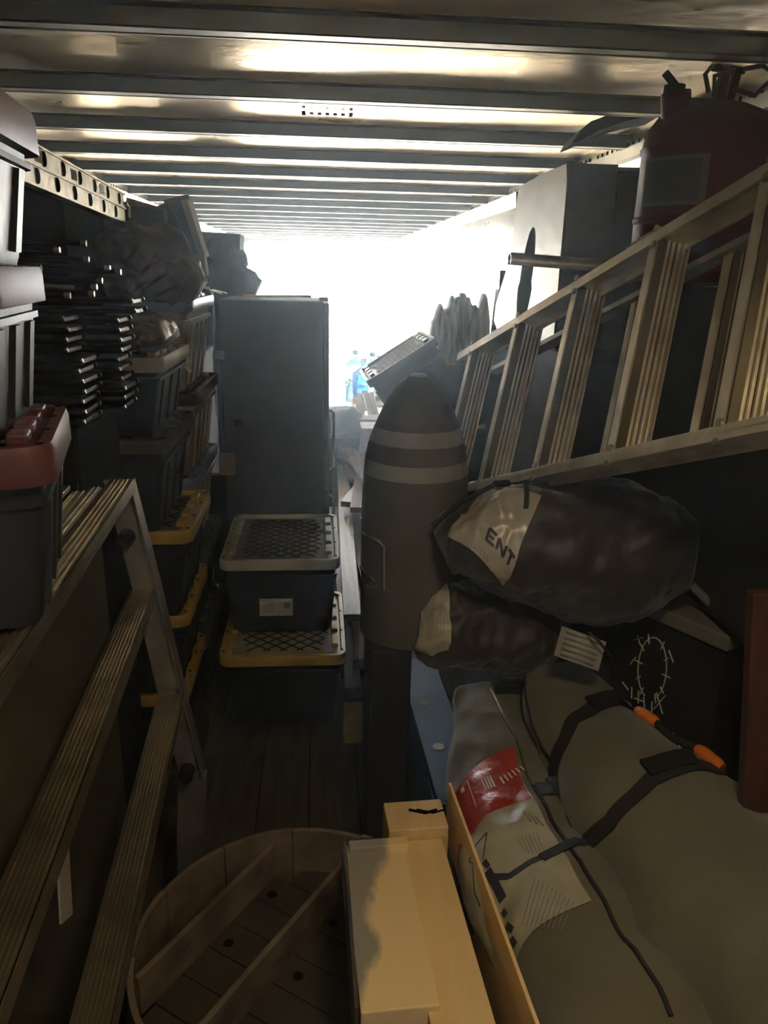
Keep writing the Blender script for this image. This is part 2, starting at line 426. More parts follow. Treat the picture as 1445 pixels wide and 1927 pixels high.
# near left totes standing on the platform
tote('black tote with broad maroon lid at the left edge above the platform', (-.655, 1.20, 1.58), .50, .38, .28, 'maroon', deep=.045, rz=R_(13))
tote('grey black tote with brown lid standing on the broad maroon lid', (-.650, 1.16, 1.862), .46, .38, .235, 'maroon', deep=.04, rz=R_(8), top='maroon')
tote('black tote with glossy dark maroon lid, topmost at the left edge', (-.640, 1.12, 2.098), .48, .40, .215, 'maroon', deep=.045, rz=R_(6))
# tilted tote in front of the driftwood
tote('black tote lying tilted with its lid towards the bright doorway', (.674, 4.72, 1.29), .47, .56, .40, 'blk', rot=(0, R_(-33), R_(2)), top='blk')

# ================================================================== FRIDGE
t = thing('refrigerator', 'tall charcoal refrigerator seen from its plain side behind the aisle totes', 'refrigerator', (-.245, 4.62, 0))
bm = NB(); box(bm, (-.01, 0, .975), (.56, .64, 1.94)); fin('cabinet', bm, M['fridge'], t, bevel=.008)
bm = NB(); box(bm, (.285, 0, 1.42), (.03, .63, 1.03)); fin('door', bm, M['fridge'], t, bevel=.006)
bm = NB(); box(bm, (.285, 0, .47), (.03, .63, .84)); fin('door', bm, M['fridge'], t, bevel=.006)
for z0, z1 in ((1.0, 1.35), (.55, .85)):
    bm = NB(); tube(bm, [(.30, -.27, z0), (.325, -.27, z0 + .02), (.325, -.27, z1 - .02), (.30, -.27, z1)], .008); fin('handle', bm, M['steel'], t)
bm = NB(); box(bm, (.27, -.28, 1.955), (.05, .06, .02)); fin('hinge_cover', bm, M['blk'], t, bevel=.004)
bm = NB(); box(bm, (0, 0, 0), (.37, .12, .012)); o = fin('thin_board', bm, M['alu2']); o.location = (-.23, 4.42, 1.963); o.rotation_euler = (0, R_(-.6), R_(4))
tag(o, 'thin pale board lying on top of the refrigerator', 'board')
bm = NB(); tube(bm, [(-.50, 4.40, 1.975), at(400, 545, y=4.2), at(404, 600, y=4.2), at(402, 700, y=4.2), at(408, 780, y=4.2)], .004, 6); cb = tag(fin('cable', bm, M['steel'], smooth=True), 'thin pale cable hanging beside the refrigerator', 'cable')
bm = NB(); tube(bm, [(-.52, 4.33, 1.973), at(380, 540, y=4.05), at(393, 541, y=4.05), at(401, 560, y=4.05), at(402, 640, y=4.05), at(410, 790, y=4.05)], .0035, 6); tag(fin('cable', bm, M['steel'], smooth=True), 'thin cable looping over the pale tote lid and down', 'cable')
# small things in the gap beside the fridge
bm = NB(); c = at(428, 873, y=4.28); box(bm, c, (.085, .05, .12)); PT = c.z - .061; tag(fin('small_carton', bm, M['card'], bevel=.002), 'small brown carton beside the grey blue lid', 'carton')
bm = NB(); c = at(448, 796, y=4.297); box(bm, c, (.05, .012, .04)); tag(fin('fridge_magnet', bm, M['red'], bevel=.002), 'tiny red and white magnet stuck on the refrigerator', 'magnet')
bm = NB(); c = at(411, 668, y=4.21); box(bm, c, (.06, .012, .045), (0, .1, .1)); fin('plug_tag', bm, M['bluelid'], cb, bevel=.002)
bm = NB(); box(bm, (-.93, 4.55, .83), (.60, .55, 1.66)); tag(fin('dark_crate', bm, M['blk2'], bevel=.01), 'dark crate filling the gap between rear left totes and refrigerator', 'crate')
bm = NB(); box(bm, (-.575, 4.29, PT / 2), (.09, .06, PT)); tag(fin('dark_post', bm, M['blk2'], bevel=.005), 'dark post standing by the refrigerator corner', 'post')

# ================================================================== SOFT SACKS
def sack(name, path, rad, m, parent=None, n=40, steps=36, pw=2.3, wr=.012, seed=0., fold=9., lump=0., pinch=()):
    """closed soft body along path; rad = (half width, half height) per path point. Returns (object, surface function)"""
    P = [Vector(p) for p in path]
    def ip(arr, t):
        q = t * (len(arr) - 1); i = min(int(q), len(arr) - 2); f = q - i
        a = arr[max(i - 1, 0)]; b = arr[i]; c = arr[i + 1]; d = arr[min(i + 2, len(arr) - 1)]
        return tuple(.5 * (2 * b[k] + (c[k] - a[k]) * f + (2 * a[k] - 5 * b[k] + 4 * c[k] - d[k]) * f * f + (3 * b[k] - a[k] - 3 * c[k] + d[k]) * f ** 3) for k in range(len(b)))
    def surf(t, a, off=0.):
        c = Vector(ip(P, t)); d = (Vector(ip(P, min(1, t + .02))) - Vector(ip(P, max(0, t - .02)))).normalized()
        s = d.cross(Vector((0, 0, 1))).normalized(); u = s.cross(d); rw, rh = ip(rad, t)
        ca, sa = math.cos(a), math.sin(a)
        k = (abs(ca) ** pw + abs(sa) ** pw) ** (-1 / pw)
        v = s * (ca * k) * rw + u * (sa * k) * rh
        q = c + v; nn = v.normalized()
        w = wr * (noise.noise(q * fold + Vector((seed, 0, 0))) * 1.0 + .55 * (1 - abs(noise.noise(q * fold * 1.9 + Vector((0, seed, 0))))) ** 3)
        w += wr * 1.6 * noise.noise(q * 3.2 + Vector((0, 0, seed)))
        if lump:
            w += lump * noise.noise(q * 4.5 + Vector((seed, seed, 0)))
            r1 = 1 - abs(noise.noise(Vector((q.x * 5, q.y * 3.2, q.z * 5)) + Vector((0, 0, seed * 2)))); w -= lump * .55 * max(0, r1 - .72) / .28
        for p0, a0, p1, a1, dep in pinch:
            f = max(0, min(1, (a - a0) / (a1 - a0))); e = abs(t - (p0 + (p1 - p0) * f)) / .035
            if e < 3: w -= dep * math.exp(-e * e)
        return q + nn * (w + off)
    bm = NB(); rings = []
    for i in range(steps + 1):
        rings.append([bm.verts.new(surf(i / steps, 2 * math.pi * k / n)) for k in range(n)])
    for a, b in zip(rings, rings[1:]):
        for k in range(n): bm.faces.new((a[k], a[(k + 1) % n], b[(k + 1) % n], b[k]))
    for r, fl in ((rings[0], 1), (rings[-1], 0)):
        c = bm.verts.new(sum((v.co for v in r), Vector()) / n)
        for k in range(n):
            bm.faces.new((r[k], r[(k + 1) % n], c))
    o = fin(name, bm, m, parent, smooth='all')
    return o, surf
def decal(name, surf, t0, t1, a0, a1, m, parent, nt=16, na=16, off=.003, shape=None):
    """thin raised patch on a sack surface; t along it, a around it"""
    bm = NB(); g = []
    for i in range(nt + 1):
        row = []
        for j in range(na + 1):
            u, v = i / nt, j / na
            if shape: t, a = shape(u, v)
            else: t, a = t0 + (t1 - t0) * u, a0 + (a1 - a0) * v
            row.append(bm.verts.new(surf(t, a, off)))
        g.append(row)
    for i in range(nt):
        for j in range(na): bm.faces.new((g[i][j], g[i + 1][j], g[i + 1][j + 1], g[i][j + 1]))
    return fin(name, bm, m, parent, smooth='all')
def stripe(name, surf, pts, w, m, parent, off=.004, h=.003):
    """webbing laid over the surface through (t, a) points"""
    bm = NB(); Q = []
    for (p, q) in zip(pts, pts[1:]):
        for k in range(10): Q.append((p[0] + (q[0] - p[0]) * k / 10, p[1] + (q[1] - p[1]) * k / 10))
    Q.append(pts[-1]); P = [surf(t, a, off) for t, a in Q]; N = [(surf(t, a, off + .05) - surf(t, a, off)).normalized() for t, a in Q]
    rows = []
    for i, p in enumerate(P):
        d = (P[min(i + 1, len(P) - 1)] - P[max(i - 1, 0)]).normalized(); s = d.cross(N[i]).normalized() * w / 2
        rows.append([bm.verts.new(p - s), bm.verts.new(p + s), bm.verts.new(p + s + N[i] * h), bm.verts.new(p - s + N[i] * h)])
    for a, b in zip(rows, rows[1:]):
        for k in range(4): bm.faces.new((a[k], a[(k + 1) % 4], b[(k + 1) % 4], b[k]))
    bm.faces.new(rows[0][::-1]); bm.faces.new(rows[-1])
    return fin(name, bm, m, parent)
HP = math.pi / 2

# ================================================================== DUFFELS AND SACKS (right foreground)
bm = NB(); box(bm, (.765, 1.20, .27), (.84, 1.40, .54)); tag(fin('flat_footlocker', bm, M['blk2'], bevel=.01), 'wide dark trunk on the floor under the two long duffel bags', 'trunk')
bm = NB(); box(bm, (.84, 2.28, .46), (.62, .50, .92)); tag(fin('upright_footlocker', bm, M['blk2'], bevel=.01), 'dark upright trunk under the two black sacks', 'trunk')

def topix(p):
    v = W.transposed() @ (p - EYE); return CX - FPX * v.x / v.z, CY + FPX * v.y / v.z
def finder(surf, ta=(0, 1), aa=(-.9, 3.6)):
    """where on a sack surface a picture point falls: (t, angle)"""
    G = []
    for i in range(71):
        for j in range(71):
            t = ta[0] + (ta[1] - ta[0]) * i / 70; a = aa[0] + (aa[1] - aa[0]) * j / 70
            p = surf(t, a); nrm = (surf(t, a, .02) - p)
            if nrm.dot(p - EYE) < 0: G.append((t, a) + topix(p))
    def f(px, py):
        t, a, x, y = min(G, key=lambda g: (g[2] - px) ** 2 + (g[3] - py) ** 2)
        for _ in range(5):
            x, y = topix(surf(t, a)); x1, y1 = topix(surf(t + .004, a)); x2, y2 = topix(surf(t, a + .01))
            A = ((x1 - x) / .004, (y1 - y) / .004); B = ((x2 - x) / .01, (y2 - y) / .01); den = A[0] * B[1] - A[1] * B[0]
            if abs(den) < 1: break
            dx, dy = px - x, py - y; dt = (dx * B[1] - dy * B[0]) / den; da = (A[0] * dy - A[1] * dx) / den
            if abs(dt) > .05 or abs(da) > .25: break
            t += dt; a += da
        return t, a
    return f
def bil(c00, c01, c10, c11):
    return lambda u, v: tuple((c00[i] * (1 - v) + c01[i] * v) * (1 - u) + (c10[i] * (1 - v) + c11[i] * v) * u for i in (0, 1))
d1 = thing('duffel_bag', 'long olive grey canvas duffel with red and white patch beside the plywood box', 'duffel bag', (0, 0, 0))
b1, s1 = sack('bag_body', [(.555, 2.12, .84), (.54, 1.97, .79), (.505, 1.62, .73), (.53, 1.25, .715), (.555, .95, .715), (.57, .62, .715)],
              [(.13, .035), (.155, .095), (.178, .165), (.178, .18), (.178, .18), (.16, .15)], M['canvas'], d1, pw=2.5, wr=.012, seed=3, fold=5, lump=.018, n=56, steps=60)
f1 = finder(s1)
stripe('seam_piping', s1, [f1(*p) for p in ((1003, 1480), (1035, 1540), (1085, 1615), (1135, 1695), (1200, 1800), (1262, 1915))], .008, M['strap'], d1, .002, .004)
stripe('zipper', s1, [f1(*p) for p in ((923, 1298), (945, 1345), (970, 1390), (985, 1440), (1003, 1482))], .005, M['steel'], d1, .003, .003)['label'] = 'pale metal zip line'
TL, TR, BL, BR = f1(862, 1500), f1(968, 1407), f1(962, 1850), f1(1113, 1698)
TL = (TL[0], TL[1] - .35); BL = (BL[0], BL[1] - .35)
PF = bil(TL, TR, BL, BR)
pt = decal('sewn_patch', s1, 0, 0, 0, 0, M['patchw'], d1, 30, 30, .004, shape=PF); pt['label'] = 'white vinyl patch with dark archer print'
RF = bil(TL, TR, f1(880, 1590), f1(1000, 1505))
RF = bil(TL, TR, (f1(880, 1590)[0], TL[1]), f1(1000, 1505))
r = decal('red_panel', s1, 0, 0, 0, 0, M['patchr'], pt, 14, 24, .0055, shape=RF); r['label'] = 'red upper panel of the patch with faint pale print'
PX = lambda x, y: f1(x, y)
def pline(bm, p, w, off, F=PX, s=None):
    """thin printed line over a surface; p in the coordinates F understands"""
    s = s or s1; unit = 9 if F is PX else .05
    for a, b in zip(p, p[1:]):
        L = max(1, int(((a[0] - b[0]) ** 2 + (a[1] - b[1]) ** 2) ** .5 / unit))
        for k in range(L):
            q0 = [a[i] + (b[i] - a[i]) * k / L for i in (0, 1)]; q1 = [a[i] + (b[i] - a[i]) * (k + 1) / L for i in (0, 1)]
            A, B = s(*F(*q0), off), s(*F(*q1), off); N = (s(*F(*q0), off + .05) - A).normalized()
            if (B - A).length > 1e-5: obox(bm, A, B, w, .001, N)
bm = NB()
pline(bm, [(886, 1622), (900, 1590), (919, 1569)], .0025, .006); pline(bm, [(919, 1569), (912, 1620)], .002, .006)
pline(bm, [(886, 1622), (898, 1630), (914, 1640)], .002, .006); pline(bm, [(893, 1630), (897, 1680), (908, 1705)], .002, .006)
pline(bm, [(905, 1668), (925, 1685)], .003, .006)
pline(bm, [(914, 1622), (922, 1634)], .014, .006); pline(bm, [(920, 1640), (935, 1665), (950, 1695)], .022, .006)
pline(bm, [(925, 1652), (960, 1652), (1000, 1625), (1060, 1600)], .014, .006)
pline(bm, [(950, 1715), (956, 1724)], .012, .006); pline(bm, [(957, 1742), (968, 1752)], .013, .006); pline(bm, [(965, 1768), (974, 1780)], .014, .006)
fin('archer_print', bm, M['ink'], pt)['kind'] = 'stuff'
bm = NB()
for k in range(10): pline(bm, [(1008 + k * 8, 1655 + k * 5), (985 + k * 8, 1745 + k * 1)], .0015, .006)
for k in range(6): pline(bm, [(975 + k * 7, 1580 - k * 2), (990 + k * 7, 1608)], .0012, .006)
for k in range(3): pline(bm, [(985 + k * 11, 1530 + k * 5), (1000 + k * 11, 1550 + k * 4)], .004, .006)
fin('small_print', bm, M['inkg'], pt)['kind'] = 'stuff'
bm = NB()
for k in range(6): pline(bm, [(942 + k * 7, 1466 - k * 4), (950 + k * 7, 1478 - k * 5)], .004, .0075)
for k in range(4): pline(bm, [(909 + k * 5, 1470 - k * 2), (918 + k * 5, 1490 - k * 2)], .004, .0075)
pline(bm, [(872, 1492), (877, 1486)], .016, .0075); pline(bm, [(882, 1470), (900, 1522)], .0015, .0075)
fin('pale_print', bm, M['inkw'], pt)['kind'] = 'stuff'

d2 = thing('duffel_bag', 'green grey canvas duffel with black carry straps lying against the chalked chest', 'duffel bag', (0, 0, 0))
b2, s2 = sack('bag_body', [(.70, 2.00, .985), (.72, 1.86, .93), (.765, 1.60, .865), (.83, 1.30, .84), (.88, 1.0, .83), (.92, .66, .83)],
              [(.095, .03), (.13, .085), (.18, .16), (.215, .185), (.235, .20), (.22, .17)], M['canvas2'], d2, pw=2.4, wr=.012, seed=12, fold=5, lump=.024, pinch=((.36, -.3, .24, 2.4, .012), (.60, -.3, .40, 2.5, .008)), n=56, steps=60)
f2 = finder(s2)
stripe('strap', s2, [f2(*p) for p in ((1045, 1470), (1062, 1400), (1082, 1355), (1120, 1330), (1165, 1322), (1215, 1312))], .040, M['strap'], d2, .005, .004)['label'] = 'upper black webbing strap'
stripe('strap', s2, [f2(*p) for p in ((1105, 1590), (1150, 1550), (1190, 1505), (1225, 1470), (1290, 1445), (1372, 1428))], .036, M['strap'], d2, .005, .004)['label'] = 'lower black webbing strap'
stripe('strap_cuff', s2, [f2(*p) for p in ((1215, 1452), (1255, 1440), (1300, 1432))], .048, M['rubber'], d2, .012, .006)
stripe('strap_cuff', s2, [f2(*p) for p in ((1110, 1330), (1160, 1318))], .050, M['rubber'], d2, .012, .006)
stripe('seam_piping', s2, [(.02, .2), (.3, .15), (.6, .1), (.98, .15)], .006, M['strap'], d2, .002, .004)
bm = NB()
hp = [s2(*f2(*p), o_) for p, o_ in (((1217, 1307), .012), ((1252, 1343), .014), ((1285, 1365), .008), ((1320, 1390), .014), ((1366, 1424), .012))]
tube(bm, hp, .010, 8); hd = fin('carry_handle', bm, M['strap'], d2, smooth=True)
for a, b in ((0, 1), (3, 4)):
    bm = NB(); A, B = hp[a], hp[b]; tube(bm, [A.lerp(B, k / 6) for k in range(7)], [.012, .016, .0175, .0165, .0165, .016, .011], 10)
    fin('grip_sleeve', bm, M['orange'], hd, smooth=True)['label'] = 'orange ribbed grip sleeve'
# webbing from bag two crossing bag one
bm = NB(); q = [s2(*f2(1110, 1585), .008), s1(*f1(1080, 1590), .012), s1(*f1(1050, 1605), .012), s1(*f1(1020, 1620), .010)]
for a, b in zip(q, q[1:]): obox(bm, a, b, .020, .003)
fin('loose_webbing', bm, M['strap'], d2)
bm = NB(); q = [s2(*f2(1048, 1462), .008), s1(*f1(1050, 1490), .014), s1(*f1(1008, 1492), .012)]
for a, b in zip(q, q[1:]): obox(bm, a, b, .045, .006)
fin('loose_webbing', bm, M['strap'], d2)

k1 = thing('stuff_sack', 'large black nylon sack with silver printed end, lying on top', 'sack', (0, 0, 0))
_, s3 = sack('bag_body', [(.335, 1.93, 1.37), (.40, 1.93, 1.40), (.52, 1.93, 1.415), (.70, 1.92, 1.40), (.86, 1.90, 1.395), (.985, 1.88, 1.39)],
             [(.05, .05), (.12, .11), (.155, .165), (.16, .185), (.155, .18), (.10, .11)], M['nylon'], k1, pw=2.15, wr=.020, seed=21, fold=11, lump=.02, n=56, steps=60)
f3 = finder(s3, (0, .7), (-1.2, 2.6))
F3 = bil(f3(905, 930), f3(842, 1012), f3(1018, 935), f3(945, 1100))
p3 = decal('printed_patch', s3, 0, 0, 0, 0, M['patch'], k1, 26, 26, .004, shape=F3)
p3['label'] = 'silver vinyl patch with worn print'
def blocktext(bm, txt, F, s, u0, v0, du, dv, w, off):
    G = {'E': [[(0, 0), (0, 1)], [(0, 0), (1, 0)], [(0, .5), (.8, .5)], [(0, 1), (1, 1)]], 'N': [[(0, 0), (0, 1)], [(0, 0), (1, 1)], [(1, 0), (1, 1)]],
         'T': [[(0, 0), (1, 0)], [(.5, 0), (.5, 1)]], 'A': [[(0, 1), (.5, 0)], [(.5, 0), (1, 1)], [(.25, .6), (.75, .6)]], '3': [[(0, 0), (1, .15)], [(1, .15), (.3, .5)], [(.3, .5), (1, .8)], [(1, .8), (0, 1)]]}
    for i, c in enumerate(txt):
        for st in G[c]:
            pline(bm, [(u0 + (i * 1.35 + a) * du, v0 + b * dv) for a, b in st], w, off, F, s)
bm = NB(); blocktext(bm, 'ENT', F3, s3, .52, .60, .12, .13, .007, .006); fin('lettering', bm, M['ink'], p3)['kind'] = 'stuff'
bm = NB()
for k in range(8): pline(bm, [(.25 + k * .05, .88), (.27 + k * .05, .97)], .002, .006, F3, s3)
fin('small_print', bm, M['inkg'], p3)['kind'] = 'stuff'
stripe('drawstring_hem', s3, [(.40, 2.4), (.42, 1.6), (.40, .8)], .012, M['strap'], k1, .004, .006)
bm = NB(); q = s3(.36, 1.65, .012); box(bm, q, (.045, .02, .014), (0, 0, .2)); fin('buckle', bm, M['blk'], k1, bevel=.003)
bm = NB(); tube(bm, [s3(.05, 1.5, .02), s3(.2, 1.6, .02), s3(.34, 1.65, .014)], .007, 6); fin('strap', bm, M['strap'], k1)

k2 = thing('stuff_sack', 'crumpled black brown sack with pale printed end under the larger sack', 'sack', (0, 0, 0))
_, s4 = sack('bag_body', [(.275, 2.02, 1.13), (.33, 2.02, 1.12), (.43, 2.03, 1.11), (.55, 2.05, 1.08), (.66, 2.08, 1.06), (.74, 2.10, 1.06)],
             [(.04, .05), (.09, .115), (.11, .14), (.11, .135), (.10, .12), (.06, .07)], M['nylon'], k2, pw=2.2, wr=.026, seed=33, fold=11, lump=.02, n=48, steps=50)
p4 = decal('printed_patch', s4, 0, 0, 0, 0, M['patchw'], k2, 20, 20, .004, shape=lambda u, v: (.02 + .23 * u, 2.1 - v * (2.9 - .6 * u)))
p4['label'] = 'pale vinyl patch with faint print'
bm = NB()
for k in range(7): pline(bm, [(.35 + k * .07, .45), (.36 + k * .07, .8)], .0015, .006, lambda u, v: (.02 + .23 * u, 2.1 - v * (2.9 - .6 * u)), s4)
for k in range(4): pline(bm, [(.5 + k * .09, .10), (.55 + k * .09, .22)], .005, .006, lambda u, v: (.02 + .23 * u, 2.1 - v * (2.9 - .6 * u)), s4)
fin('small_print', bm, M['inkg'], p4)['kind'] = 'stuff'

k3 = thing('stuff_sack', 'dark sack wedged between the bullet shaped cone and the ladder', 'sack', (0, 0, 0))
sack('bag_body', [(.475, 2.24, 1.25), (.55, 2.26, 1.33), (.68, 2.25, 1.33), (.80, 2.25, 1.25)], [(.05, .06), (.09, .12), (.10, .12), (.06, .06)], M['strap'], k3, wr=.02, seed=41, fold=8)
k4 = thing('instruction_tag', 'white printed paper tag between the sacks and the green duffel', 'paper tag', (0, 0, 0))
bm = NB(); a = at(1057, 1172, y=1.80); g = []
for i in range(7):
    g.append([bm.verts.new(at(1057 + i * 14 + j * -3, 1178 + i * 5 + j * 11, y=1.81 - .008 * j + .004 * math.sin(i * 1.4))) for j in range(6)])
for i in range(6):
    for j in range(5): bm.faces.new((g[i][j], g[i + 1][j], g[i + 1][j + 1], g[i][j + 1]))
bmesh.ops.solidify(bm, geom=bm.faces[:], thickness=.0015); fin('tag_sheet', bm, M['paper'], k4)
bm = NB()
for j in range(5): obox(bm, at(1066 - j * 3, 1189 + j * 10, y=1.800 - .008 * j), at(1130 - j * 3, 1212 + j * 10, y=1.800 - .008 * j), .002, .003)
fin('print', bm, M['inkg'], k4)['kind'] = 'stuff'
bm = NB(); tube(bm, [at(1108, 1190, y=1.78), at(1125, 1205, y=1.76), at(1150, 1235, y=1.76), at(1152, 1262, y=1.78)], .004, 6); tag(fin('thin_rope', bm, M['rubber'], smooth=True), 'short black cord over the white paper tag', 'cord')

# chest with chalk drawing
A = Vector((.89, 2.05)); B = Vector((1.06, 1.74)); AB = (B - A).normalized(); PRP = Vector((-AB.y, AB.x))
if PRP.x < 0: PRP = -PRP
t = thing('chest', 'black wooden chest with a chalked clock face on its side', 'chest', (0, 0, 0))
def ch(s, dp, z): q = A + AB * s + PRP * dp; return Vector((q.x, q.y, z))
Ls = (B - A).length
bm = NB(); prism(bm, [ch(0, 0, .60), ch(Ls, 0, .60), ch(Ls, .125, .60), ch(0, .20, .60)], (0, 0, .57)); fin('chest_body', bm, M['blk2'], t, bevel=.004)
bm = NB(); prism(bm, [ch(-.012, -.012, 1.172), ch(Ls + .012, -.012, 1.172), ch(Ls + .012, .13, 1.172), ch(-.012, .20, 1.172)], (0, 0, .045)); fin('chest_lid', bm, M['carddk'], t, bevel=.006)
bm = NB(); cs, cz, rx, rz = .145, 1.02, .048, .098
def cp(s, z): return ch(s, -.003, z)
for k in range(28):
    if 12 < k < 16: continue
    a0, a1 = [R_(90 + 360 * j / 28) for j in (k, k + 1)]
    obox(bm, cp(cs + rx * math.cos(a0), cz + rz * math.sin(a0)), cp(cs + rx * math.cos(a1), cz + rz * math.sin(a1)), .003, .0025)
for k in range(12):
    a0 = R_(k * 30); ln = .30 if k % 3 == 0 else .16
    obox(bm, cp(cs + rx * (1 - ln) * math.cos(a0), cz + rz * (1 - ln) * math.sin(a0)), cp(cs + rx * (1 + ln) * math.cos(a0), cz + rz * (1 + ln) * math.sin(a0)), .0035, .0025)
for x0, z0, x1, z1 in ((.17, .955, .20, .90), (.20, .96, .17, .90), (.07, 1.0, .085, 1.03), (.19, 1.10, .21, 1.07), (.08, 1.10, .095, 1.075), (.07, 1.08, .10, 1.10),
                       (.05, .93, .075, .915), (.085, .93, .09, .895), (.11, .93, .115, .89), (.13, .92, .14, .88), (.16, .92, .165, .88), (.10, .90, .13, .905), (.24, .86, .30, .80), (.27, .82, .30, .80), (.30, .80, .295, .84)):
    obox(bm, cp(x0, z0), cp(x1, z1), .0035, .0025)
fin('chalk_drawing', bm, M['chalk'], t)['kind'] = 'stuff'
bm = NB(); prism(bm, [(.915, 1.33, .99), (1.19, 1.33, .99), (1.19, 1.36, .99), (.915, 1.36, .99)], (-.035, .05, .50)); tag(fin('rust_brown_board', bm, M['rust'], bevel=.004), 'rust brown varnished board standing at the right wall', 'board')
bm = NB(); tube(bm, [at(1300, 1100, y=1.85), at(1330, 1130, y=1.83), at(1380, 1165, y=1.8), at(1440, 1180, y=1.75)], .012, 8)
tag(fin('dark_hose', bm, M['carddk'], smooth=True), 'dusty dark hose lying on the chalked chest', 'hose')
bm = NB(); box(bm, (1.115, 1.85, 1.66), (.15, 1.20, .84)); tag(fin('tall_black_case', bm, M['blk2'], bevel=.008), 'tall black case against the right wall behind the stepladder', 'case')
bm = NB(); box(bm, (1.02, 3.20, .92), (.33, 1.35, 1.84)); tag(fin('wide_black_cabinet', bm, M['blk2'], bevel=.008), 'wide black cabinet along the right wall under the metal box', 'cabinet')

# ================================================================== RIGHT STEPLADDER
SC = 1.08
def lad(v): return EYE + (Vector(v) - EYE) * SC
T3 = lad((.525, 2.53, 1.858)); B3 = lad((.398, 2.331, 1.421)); T0 = lad((.75, 1.702, 2.175)); B0 = lad((.622, 1.5, 1.732))
step = (T0 - T3) / 3; dl_ = step.normalized(); wv = (T3 - B3); wn = wv.normalized(); nn = dl_.cross(wn).normalized()
if nn.x < 0: nn = -nn
t = thing('stepladder', 'aluminium stepladder lying on its side along the right side stacks', 'stepladder', (0, 0, 0))
for base, lab in ((T3, 'upper side rail'), (B3, 'lower side rail')):
    bm = NB()
    obox(bm, base - step * .36, base + step * 5, .072, .006, wn)
    for s in (-.033, .033): obox(bm, base - step * .36 + nn * s + wn * (.010 if base is T3 else -.010) * 0, base + step * 5 + nn * s, .006, .030, wn)
    for s in (-.012, .012): obox(bm, base - step * .36 + nn * s + wn * .004, base + step * 5 + nn * s + wn * .004, .003, .006, wn)
    r = fin('side_rail', bm, M['alu'], t, bevel=.0008)
    bm = NB()
    for k in range(6):
        for q in (-.018, .02):
            tube(bm, [base + step * k + nn * (-.040) + wn * q, base + step * k + nn * (-.034) + wn * q], .008, 10)
    fin('rivet', bm, M['steel'], r)['kind'] = 'stuff'
def grooved(a, b, dep, thk, name, par, k, m='web'):
    """ladder tread from a to b: depth vector dep, thin along thk; grip ribs on both faces"""
    bm = NB(); w = dep.length; tn = thk.normalized()
    obox(bm, a + dep / 2, b + dep / 2, w, .003, tn)
    o = fin(name, bm, M[m], par)
    bm = NB()
    for s in (0, 1): obox(bm, a + dep * s + tn * -.011, b + dep * s + tn * -.011, .004, .025, tn)
    for j in range(k):
        for q in ((j + .9) / (k + 1.2), (j + 1.15) / (k + 1.2)):
            for sg in (-1, 1): obox(bm, a + dep * q + tn * .0035 * sg, b + dep * q + tn * .0035 * sg, .0035, .005, tn)
    fin('grip_rib', bm, M['alu'], o)['kind'] = 'stuff'
    return o
for k in range(0, 5):
    tp, bt = T3 + step * k, B3 + step * k
    grooved(bt + nn * -.028, tp + nn * -.028, nn * .076 + dl_ * .018, dl_, 'tread', t, 5)
off = nn * .088 + step * .36
for base in (T3, B3):
    bm = NB(); e = base + (B3 - T3 if base is T3 else T3 - B3) * .06
    obox(bm, e + off - step * .5, e + off + step * 4.2, .035, .018, wn); fin('rear_leg', bm, M['alu2'], t, bevel=.001)
for k in range(0, 4):
    tp, bt = T3 + step * k + off - wv * .06, B3 + step * k + off + wv * .06
    grooved(bt, tp, nn * .040 + dl_ * .03, dl_, 'rear_bar', t, 2)
for k in range(3):
    a = B3 + step * (k + .1) + nn * .02 + wn * .02; b = B3 + step * (k - .25) + nn * .03 + wn * .13
    bm = NB(); tube(bm, [a, b], .004, 6); fin('brace_rod', bm, M['alu'], t)
bm = NB(); obox(bm, at(1375, 782, y=1.72), at(1445, 755, y=1.55), .035, .006); tag(fin('flat_bar', bm, M['steel'], bevel=.001), 'short flat metal bar poking out between ladder treads', 'bar')
bm = NB(); tube(bm, [at(1180, 470, y=1.95), at(1210, 445, y=1.93), at(1245, 428, y=1.9)], .004, 6); tag(fin('thin_wire', bm, M['steel'], smooth=True), 'thin stiff wire lying on the upper ladder rail', 'wire')

# ================================================================== RED CAN
t = thing('fuel_can', 'large dark red metal can with spout up by the right ceiling', 'can', (1.005, 2.10, 2.085))
pr = [(.165, 0), (.172, .008), (.172, .03), (.167, .035), (.167, .15), (.171, .155), (.171, .163), (.167, .168), (.166, .32), (.170, .326), (.170, .336), (.166, .34), (.160, .375), (.135, .41), (.08, .435), (0.01, .44)]
bm = NB(); lathe(bm, (0, 0, 0), pr, 40); fin('can_body', bm, M['red'], t, smooth=True)
bm = NB(); F = []
for i in range(13):
    a = R_(180 + 8 + i * 4.4); F.append([bm.verts.new((.1685 * math.cos(a), .1685 * math.sin(a), z)) for z in (.20, .295)])
for a, b in zip(F, F[1:]): bm.faces.new((a[0], b[0], b[1], a[1]))
lb = fin('faded_label', bm, M['canlab2'], t, smooth='all'); lb['label'] = 'faded rectangular label with pale border'
bm = NB(); F = []
for i in range(13):
    a = R_(180 + 4 + i * 5.2); F.append([bm.verts.new((.1678 * math.cos(a), .1678 * math.sin(a), z)) for z in (.19, .305)])
for a, b in zip(F, F[1:]): bm.faces.new((a[0], b[0], b[1], a[1]))
fin('label_border', bm, M['canlab'], lb, smooth='all')
bm = NB(); tube(bm, [(-.105, -.02, .39), (-.115, -.02, .46)], .036, 16); sp = fin('spout_collar', bm, M['red'], t, smooth=True)
bm = NB(); tube(bm, [(-.12, -.02, .455), (-.12, -.02, .475)], .026, 16); tube(bm, [(-.12, -.02, .475), (-.150, -.025, .50)], .010, 10); fin('spout_cap', bm, M['rubber'], t, smooth=True)
